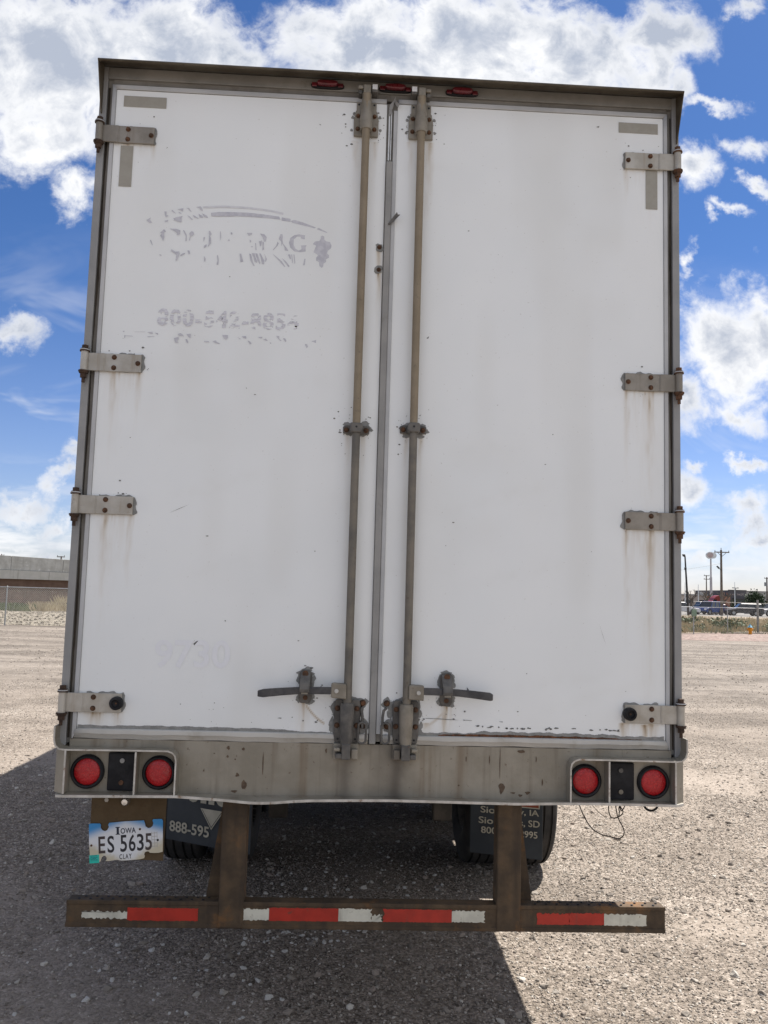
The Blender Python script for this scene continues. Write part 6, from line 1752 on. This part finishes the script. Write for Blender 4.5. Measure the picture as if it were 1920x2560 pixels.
leafy('weed_bush', 'largest dark green leafy weed behind the fence, above the hydrant', (26.6, 53.5, 0.0), 1.4, 0.9, 0.9, 420, 0.22, M['weed_leaf'], 'bush', 'green weeds by the fence', None, 2)
leafy('weed_bush', 'small green weed at the foot of the fence beside the trailer', (18.9, 44.2, 0.0), 0.45, 0.4, 0.35, 160, 0.2, M['grass_green'], 'bush', 'green weeds by the fence', None, 3)
leafy('weed_bush', 'green weed in the middle of the dry grass by the box post', (22.6, 49.3, 0.0), 0.55, 0.5, 0.45, 170, 0.2, M['weed_leaf'], 'bush', 'green weeds by the fence', None, 4)
leafy('weed_bush', 'dark weed at the lot edge beside the trailer', (28.0, 64, 0.0), 1.0, 0.8, 0.6, 220, 0.26, M['weed_leaf'], 'bush', 'green weeds by the fence', None, 5)
leafy('weed_bush', 'grey-green weed right of the corner post', (29.2, 53.0, 0.0), 0.8, 0.7, 0.7, 240, 0.2, M['weed_pale'], 'bush', 'green weeds by the fence', None, 6)

# ---- vehicles in the far lot
glass = worn('car_glass', (0.008, 0.011, 0.016), (0.02, 0.026, 0.035), 3, 0.12, 0.0, bump=0.0, spec=0.8, rvar=0.02)
trim = plain('car_trim', (0.02, 0.02, 0.022), 0.6)
lampw = plain('head_lamp', (0.65, 0.66, 0.68), 0.2)
lampr = plain('tail_lamp_red', (0.35, 0.015, 0.015), 0.3)
alloy = plain('alloy_rim', (0.32, 0.33, 0.34), 0.35, 0.6)
def car(name, label, cat, loc, rz, color, L=4.7, W=1.85, H=1.75, kind='suv'):
    e_ = empty(name, loc, rz, label, cat, 'vehicles parked in the far lot')
    paint = worn('car_paint', tuple(x * 0.92 for x in color), color, 1.0, 0.4, 0.0, bump=0.0, spec=0.4, rvar=0.04)
    wr = 0.36 if kind != 'sedan' else 0.32
    belt = H * (0.58 if kind != 'sedan' else 0.62)
    fx, rx_ = L * 0.32, -L * 0.29
    h0 = 0.26
    def arch(cx):
        return [(cx + (wr + 0.06) * math.cos(t), max(h0, wr + (wr + 0.06) * math.sin(t))) for t in [math.pi - math.pi * k / 8 for k in range(9)]][::-1]
    pr = [(-L / 2, h0 + 0.1), (-L / 2 + 0.06, h0)] + arch(rx_)[::-1] + arch(fx)[::-1] + [(L / 2 - 0.08, h0), (L / 2, h0 + 0.12), (L / 2, belt * 0.62), (L / 2 - 0.12, belt * 0.86), (L * 0.22, belt)]
    pr += [(-L / 2 + 0.1, belt), (-L / 2, belt * 0.85)]
    m = MB()
    n_ = len(pr)
    m.add([(x, -W / 2, z) for x, z in pr] + [(x, W / 2, z) for x, z in pr], [tuple(range(n_)), tuple(range(n_, 2 * n_))[::-1]] + [(i, n_ + i, n_ + (i + 1) % n_, (i + 1) % n_) for i in range(n_)])
    body_ = m.build('body', paint, e_, bevel=0.05)
    fix_normals(body_)
    if kind == 'pickup':
        c0, c1, t0, t1 = -L * 0.12, L * 0.24, -L * 0.10, L * 0.13
    elif kind == 'sedan':
        c0, c1, t0, t1 = -L * 0.40, L * 0.24, -L * 0.24, L * 0.08
    else:
        c0, c1, t0, t1 = -L * 0.48, L * 0.25, -L * 0.44, L * 0.12
    wb, wt_ = W / 2 - 0.06, W / 2 - 0.22
    m = MB().hexa([(c0, -wb, belt - 0.02), (c1, -wb, belt - 0.02), (c1, wb, belt - 0.02), (c0, wb, belt - 0.02), (t0, -wt_, H - 0.06), (t1, -wt_, H - 0.06), (t1, wt_, H - 0.06), (t0, wt_, H - 0.06)])
    m.build('windows', glass, e_)
    m = MB().hexa([(t0 - 0.04, -wt_ - 0.03, H - 0.075), (t1 + 0.04, -wt_ - 0.03, H - 0.075), (t1 + 0.04, wt_ + 0.03, H - 0.075), (t0 - 0.04, wt_ + 0.03, H - 0.075), (t0 + 0.05, -wt_ + 0.08, H), (t1 - 0.1, -wt_ + 0.08, H), (t1 - 0.1, wt_ - 0.08, H), (t0 + 0.05, wt_ - 0.08, H)])
    m.build('roof', paint, e_, bevel=0.03)
    for s in (-1, 1):
        for f_ in (0.0, 0.34, 0.68, 1.0):
            bx, tx = c0 + (c1 - c0) * f_, t0 + (t1 - t0) * f_
            MB().hexa([(bx - 0.05, s * (wb + 0.012) - 0.012, belt - 0.02), (bx + 0.05, s * (wb + 0.012) - 0.012, belt - 0.02), (bx + 0.05, s * (wb + 0.012) + 0.012, belt - 0.02), (bx - 0.05, s * (wb + 0.012) + 0.012, belt - 0.02),
                       (tx - 0.05, s * (wt_ + 0.012) - 0.012, H - 0.06), (tx + 0.05, s * (wt_ + 0.012) - 0.012, H - 0.06), (tx + 0.05, s * (wt_ + 0.012) + 0.012, H - 0.06), (tx - 0.05, s * (wt_ + 0.012) + 0.012, H - 0.06)]).build('pillar', paint, e_)
        MB().box(L / 2 - 0.14, L / 2 + 0.012, s * W * 0.36 - 0.16, s * W * 0.36 + 0.16, belt * 0.62, belt * 0.80).build('headlight', lampw, e_, bevel=0.02)
        MB().box(-L / 2 - 0.012, -L / 2 + 0.1, s * W * 0.42 - 0.1, s * W * 0.42 + 0.1, belt * 0.62, belt * 0.95).build('tail_light', lampr, e_, bevel=0.02)
        for cx in (fx, rx_):
            wh = bpy.data.objects.new('wheel', None)
            COL.objects.link(wh)
            wh.parent = e_
            wh.location = (cx, s * (W / 2 - 0.12), wr)
            wh.empty_display_size = 0.1
            MB().lathe([(wr * 0.62, -0.11), (wr * 0.93, -0.11), (wr, -0.07), (wr, 0.07), (wr * 0.93, 0.11), (wr * 0.62, 0.11)], (0, 0, 0), 'y', 20, closed=True).build('tyre', M['tyre'], wh, smooth=40)
            MB().cyl((0, -0.08, 0), (0, 0.08, 0), wr * 0.62, n=16).build('rim', alloy, wh, bevel=0.02)
    MB().box(L / 2 - 0.05, L / 2 + 0.04, -W / 2 + 0.1, W / 2 - 0.1, h0 + 0.02, belt * 0.45).build('front_bumper', trim, e_, bevel=0.03)
    MB().box(-L / 2 - 0.04, -L / 2 + 0.05, -W / 2 + 0.1, W / 2 - 0.1, h0 + 0.02, belt * 0.5).build('rear_bumper', trim, e_, bevel=0.03)
    if kind == 'pickup':
        MB().box(-L / 2 + 0.12, c0 - 0.06, -W / 2 + 0.1, W / 2 - 0.1, belt - 0.03, belt + 0.012).build('cargo_bed', trim, e_)
    return e_
GZ = 0.34
car('parked_car', 'white wagon parked in the far lot right beside the trailer', 'car', (43.5, 104, GZ), R(-8), (0.60, 0.61, 0.62), 4.9, 1.85, 1.58)
car('parked_car', 'low dark blue car between the white wagon and the blue sport utility', 'car', (47.9, 107.5, GZ), R(200), (0.035, 0.05, 0.085), 4.3, 1.75, 1.35, 'sedan')
car('parked_car', 'bright blue sport utility parked in front of the utility pole', 'car', (47.95, 105.0, GZ), R(212), (0.012, 0.05, 0.20), 3.9, 1.95, 1.78)
car('parked_car', 'small dark red car between the blue sport utility and the dark pickup', 'car', (51.3, 109, GZ), R(10), (0.15, 0.012, 0.018), 4.2, 1.75, 1.42, 'sedan')
car('parked_car', 'white car seen behind the dark red car', 'car', (55.2, 121, GZ), R(5), (0.70, 0.71, 0.72), 4.4, 1.8, 1.75)
car('pickup_truck', 'charcoal pickup truck with crew cab parked right of the red car', 'pickup', (52.3, 104.5, GZ), R(170), (0.045, 0.047, 0.052), 4.6, 1.9, 1.62, 'suv')
car('parked_car', 'silver car cut off by the right edge of the picture', 'car', (57.2, 106, GZ), R(188), (0.33, 0.34, 0.36), 4.6, 1.85, 1.75)
# red lorry cab beyond the cars
rt = empty('red_truck', (78.0, 170, GZ), 0, 'dark red lorry cab with sloping roof fairing beyond the parked cars', 'truck')
redp = worn('lorry_red', (0.17, 0.022, 0.018), (0.22, 0.03, 0.024), 2, 0.4)
pr = [(-2.4, 0.7), (2.4, 0.7), (2.4, 3.2), (0.6, 3.22), (-0.3, 3.05), (-1.0, 2.65), (-1.5, 2.1), (-2.3, 1.8)]
o = MB().prism_xz([(x * 0.62, z) for x, z in pr], -1.2, 1.2).build('cab', redp, rt, bevel=0.06)
fix_normals(o)
MB().box(-0.9, -0.2, -1.215, -1.19, 1.7, 2.35).build('side_window', glass, rt)
MB().box(-2.3, -1.2, -1.15, 1.15, 0.5, 0.75).build('front_bumper', trim, rt)
for x in (-0.95, 0.9):
    MB().cyl((x, -1.25, 0.5), (x, -0.9, 0.5), 0.5, n=20).build('wheel', M['tyre'], rt)
    MB().cyl((x, 1.25, 0.5), (x, 0.9, 0.5), 0.5, n=20).build('wheel', M['tyre'], rt)

# ---- poles, sign and wires
up1 = utility_pole('utility_pole', 'tallest wooden utility pole with a wide crossarm rising behind the blue sport utility', (47.3, 100, 0.3), 8.3, 0.19, [(8.0, 1.9)])
for s in (-1, 1):
    MB().tube([(s * 0.55, -0.22, 7.95), (0.0, -0.2, 7.45)], 0.03, 5).build('brace', M['dark_metal'], up1)
MB().tube([(0, -0.1, 5.75), (-0.25, -0.2, 5.85), (-0.45, -0.25, 5.95)], 0.035, 6).build('lamp_arm', M['dark_metal'], up1)
MB().hexa([(-0.42, -0.4, 5.88), (-0.36, -0.4, 6.0), (-0.36, -0.1, 6.0), (-0.42, -0.1, 5.88), (-0.72, -0.38, 6.20), (-0.62, -0.38, 6.27), (-0.62, -0.12, 6.27), (-0.72, -0.12, 6.20)]).build('flood_lamp', M['dark_metal'], up1)
MB().cyl((0, 0, 8.3), (0, 0, 8.55), 0.03, 0.05, n=8).build('insulator', M['dark_metal'], up1)
utility_pole('utility_pole', 'distant utility pole with two crossarms left of the round sign', (71.75, 160, 0.3), 7.1, 0.15, [(6.98, 1.1), (6.3, 1.15)])
up3 = utility_pole('utility_pole', 'distant utility pole with a transformer at the right edge', (89.2, 170, 0.3), 7.4, 0.22, [(7.15, 1.3)])
MB().cyl((-0.45, -0.3, 5.5), (-0.45, -0.3, 6.3), 0.26, n=14).build('transformer', plain('transformer_grey', (0.22, 0.23, 0.23), 0.5), up3, smooth=40)
sp_ = empty('pole_sign', (90.5, 200, 0.3), 0, 'round double disc sign on a tall grey pole', 'sign')
MB().cyl((0, 0, 0), (0, 0, 8.0), 0.35, 0.28, n=14).cyl((0, 0, 8.0), (0, 0, 13.0), 0.2, 0.17, n=14).build('pole', worn('sign_pole_paint', (0.36, 0.34, 0.35), (0.45, 0.43, 0.44), 1, 0.5), sp_, smooth=40)
sgn = worn('faded_sign_face', (0.36, 0.27, 0.26), (0.46, 0.38, 0.37), 1.3, 0.6)
def disc(cx, cy, rx__, rz__, y0, y1, name, mat):
    p = [(cx + rx__ * math.cos(2 * math.pi * k / 28), cy + rz__ * math.sin(2 * math.pi * k / 28)) for k in range(28)]
    o_ = MB().prism_xz(p, y0, y1).build(name, mat, sp_, bevel=0.04)
    fix_normals(o_)
disc(0.75, 13.42, 0.80, 0.78, 0.1, 0.5, 'sign_disc', M['white_metal'])
disc(-0.32, 13.40, 1.05, 0.90, -0.45, -0.1, 'sign_disc', M['white_metal'])
disc(-0.32, 13.40, 0.80, 0.64, -0.49, -0.455, 'sign_face', sgn)
bpole = empty('light_pole', (40.95, 95, 0.28), 0, 'black leaning light pole rising behind the white wagon', 'light pole')
MB().tube([(0, 0, 0), (-0.37, 0, 7.1)], 0.15, 10, r1=0.085).build('pole', M['dark_metal'], bpole, smooth=40)
MB().tube([(-0.14, -0.1, 3.6), (-0.34, -0.1, 4.6), (-0.33, -0.1, 5.6)], 0.03, 6).build('bracket_arm', M['dark_metal'], bpole)
MB().hexa([(-0.60, -0.2, 7.1), (-0.36, -0.2, 7.0), (-0.36, 0.2, 7.0), (-0.60, 0.2, 7.1), (-0.66, -0.2, 7.34), (-0.42, -0.2, 7.32), (-0.42, 0.2, 7.32), (-0.66, 0.2, 7.34)]).build('lamp_head', M['dark_metal'], bpole, bevel=0.02)
MB().box(-0.50, -0.26, -0.22, -0.05, 5.45, 5.75).build('camera_box', M['dark_metal'], bpole, bevel=0.02)
for x, y, H_, lab, heads in ((68.0, 140, 5.2, 'slender white light pole in front of the dark store', 0), (61.5, 140, 4.6, 'slender white light pole between the two bare trees', 0), (59.15, 140, 4.9, 'slender white light pole beside the trailer edge', 0), (68.6, 141, 4.4, 'short lamp post with twin lamp heads against the dark store', 2)):
    lp = empty('lamp_post', (x, y, GZ), 0, lab, 'lamp post')
    MB().cyl((0, 0, 0), (0, 0, H_ * 0.999), 0.10, 0.045, n=8).build('pole', M['white_metal'] if not heads else M['dark_metal'], lp, smooth=40)
    if heads:
        for s in (-1, 1):
            MB().tube([(0, 0, H_ - 0.3), (s * 0.25, 0, H_ - 0.1)], 0.03, 5).build('arm', M['dark_metal'], lp)
            MB().box(s * 0.38 - 0.16, s * 0.38 + 0.16, -0.12, 0.12, H_ - 0.14, H_).build('lamp_head', M['dark_metal'], lp, bevel=0.02)
    else:
        MB().cyl((0, 0, H_), (0, 0, H_ + 0.12), 0.05, 0.03, n=8).build('finial', M['white_metal'], lp)
wr_ = [Vector((10, 92, 5.6)).lerp(Vector((47.3, 99.8, 6.9)), k / 30) - Vector((0, 0, 1.6 * (1 - (2 * k / 30 - 1) ** 2))) for k in range(31)]
o = MB().tube(wr_, 0.012, 4).build('overhead_wire', M['dark_metal'], None)
tag(o, 'thin overhead wire sagging from the tall utility pole', 'wire')

# ---- bare pollarded trees
def bare_tree(label, loc, H, seed, lean=0.0):
    r = random.Random(seed)
    t = empty('bare_tree', loc, 0, label, 'tree', 'bare trees behind the far lot')
    MB().tube([(0, 0, -0.1), (0.02, 0, H * 0.25), (lean, 0, H * 0.48)], 0.26, 8, r1=0.19).build('trunk', M['bark'], t, smooth=50)
    m = MB()
    def grow(p, d, L, rad, depth):
        q = p + d * L
        mid = p + d * L * 0.5 + Vector((r.gauss(0, .05), r.gauss(0, .05), 0.04)) * L
        m.tube([p, mid, q], rad, 6, r1=rad * 0.62)
        if depth <= 0:
            return
        for _ in range(2 + (r.random() < 0.5)):
            nd = (d + Vector((r.gauss(0, .42), r.gauss(0, .42), 0.25 + r.gauss(0, .2)))).normalized()
            grow(q, nd, L * (0.55 + 0.25 * r.random()), rad * 0.62, depth - 1)
    for k in range(5):
        a = k * 1.257 + r.random() * 0.6
        d = Vector((math.cos(a) * 0.75, math.sin(a) * 0.75, 0.85)).normalized()
        grow(Vector((lean, 0, H * (0.40 + 0.02 * k))), d, H * 0.24, 0.12, 2)
    m.build('crown', M['bark'], t, smooth=50)
bare_tree('bare pollarded tree directly right of the black leaning pole', (64.4, 150, GZ), 4.4, 3, 0.1)
bare_tree('bare pollarded tree with thick limbs behind the blue sport utility', (67.35, 150, GZ), 4.2, 5)
bare_tree('small bare tree cut off by the trailer edge', (62.6, 150, GZ), 3.4, 7, 0.15)
bare_tree('bare tree half hidden by the tall utility pole', (70.7, 150, GZ), 4.0, 9)
leafy('pine_bush', 'dark green pine bush standing before the grey building', (81.6, 160, GZ), 2.1, 1.5, 3.7, 2600, 0.42, worn('pine_needles', (0.018, 0.034, 0.014), (0.045, 0.07, 0.03), 2, 0.8, bump=0.0), 'bush', None, 0.12, 8, 0.55)
leafy('shrub', 'olive green shrub beside the brick house by the dark store', (72.6, 150, GZ), 0.9, 0.7, 2.4, 500, 0.28, worn('olive_leaves', (0.04, 0.05, 0.02), (0.07, 0.08, 0.035), 2, 0.8, bump=0.0), 'shrub', None, 0.06, 9, 0.3)

# ---- buildings
def house(name, label, loc, parts_):
    e_ = empty(name, loc, 0, label, 'building')
    for nm, bxs, mt in parts_:
        for b__ in bxs:
            MB().box(*b__).build(nm, mt, e_)
    return e_
st_dark = worn('store_cladding', (0.085, 0.08, 0.088), (0.11, 0.105, 0.112), 0.6, 0.8)
st_grey = worn('store_side_wall', (0.33, 0.32, 0.305), (0.39, 0.38, 0.36), 0.4, 0.85)
st_trim = plain('store_trim', (0.055, 0.053, 0.056), 0.7)
brick = worn('dull_brick', (0.24, 0.13, 0.09), (0.31, 0.185, 0.14), 1.2, 0.9)
tan = worn('tan_siding', (0.40, 0.345, 0.30), (0.48, 0.42, 0.37), 0.7, 0.85)
sign_l = plain('store_letters', (0.42, 0.36, 0.35), 0.6)
ds = house('store_building', 'dark grey store front with pale sign lettering and a glazed entrance', (97.2, 200, 0.3), [
    ('wall', [(-2.2, 2.2, 0, 20, 0, 4.9)], st_dark), ('parapet', [(-2.25, 2.25, -0.1, 0.4, 4.9, 5.05)], st_trim), ('canopy', [(-1.3, 2.15, -1.2, 0.0, 2.75, 2.95)], st_trim),
    ('window', [(-0.5 + k * 0.52, -0.06 + k * 0.52, -0.06, -0.01, 1.2, 2.7) for k in range(5)], glass), ('door', [(-1.1, -0.6, -0.06, -0.01, 0.0, 2.6)], glass)])
text_mesh('sign_lettering', 'LOT', sign_l, (1.05, -0.08, 3.95), (1, 0, 0), (0, 0, 1), 0.95, 0.5, 0.02, ds)
for k, (x, w, h) in enumerate(((-1.95, 0.25, 0.42), (-1.55, 0.3, 0.34), (-1.15, 0.28, 0.40), (-0.78, 0.2, 0.34), (-0.15, 0.24, 0.5), (0.14, 0.2, 0.36), (0.40, 0.14, 0.36))):
    MB().ribbon_xz([(x, 3.72 + h), (x, 3.74), (x + w * 0.7, 3.74), (x + w * 0.7, 3.72 + h * 0.8)], 0.07, -0.085, -0.02).build('sign_letter', sign_l, ds)
house('grey_building', 'long plain grey building wall behind the pine bush', (106.5, 201, 0.3), [('wall', [(-7.0, 9.0, 0, 18, 0, 4.75)], st_grey), ('coping', [(-7.05, 9.05, -0.08, 0.4, 4.75, 4.9)], st_trim)])
house('brick_house', 'low brick house between the tall utility pole and the dark store', (93.6, 199, 0.3), [('wall', [(-1.3, 1.25, 0, 8, 0, 3.4)], brick), ('roof', [(-1.4, 1.3, -0.2, 8.2, 3.4, 3.75)], st_trim), ('chimney', [(0.1, 0.35, 1, 1.4, 3.75, 4.35), (-0.55, -0.35, 1, 1.3, 3.75, 4.2), (0.85, 1.05, 1, 1.3, 3.75, 4.3)], brick)])
tb = house('tan_building', 'tan low building with flat roof behind the bare trees', (86.5, 205, 0.3), [('wall', [(-4.6, 5.2, 0, 12, 0, 3.4)], tan), ('roof', [(-4.75, 5.3, -0.3, 12, 3.4, 3.75)], worn('grey_roof', (0.30, 0.295, 0.285), (0.37, 0.36, 0.35), 0.8, 0.9)), ('window', [(-3.6, -1.4, -0.06, -0.01, 1.4, 2.3), (-0.6, 1.6, -0.06, -0.01, 1.4, 2.3), (2.6, 4.4, -0.06, -0.01, 1.4, 2.3)], glass), ('roof_unit', [(4.0, 5.0, 1.0, 2.5, 3.75, 4.4)], st_grey)])
house('white_wall_building', 'low white wall seen right of the charcoal pickup', (64.4, 126, 0.34), [('wall', [(-1.4, 1.3, 0, 0.3, 0, 0.55)], M['white_metal']), ('base', [(-1.42, 1.32, -0.05, 0.35, -0.1, 0.12)], st_grey)])
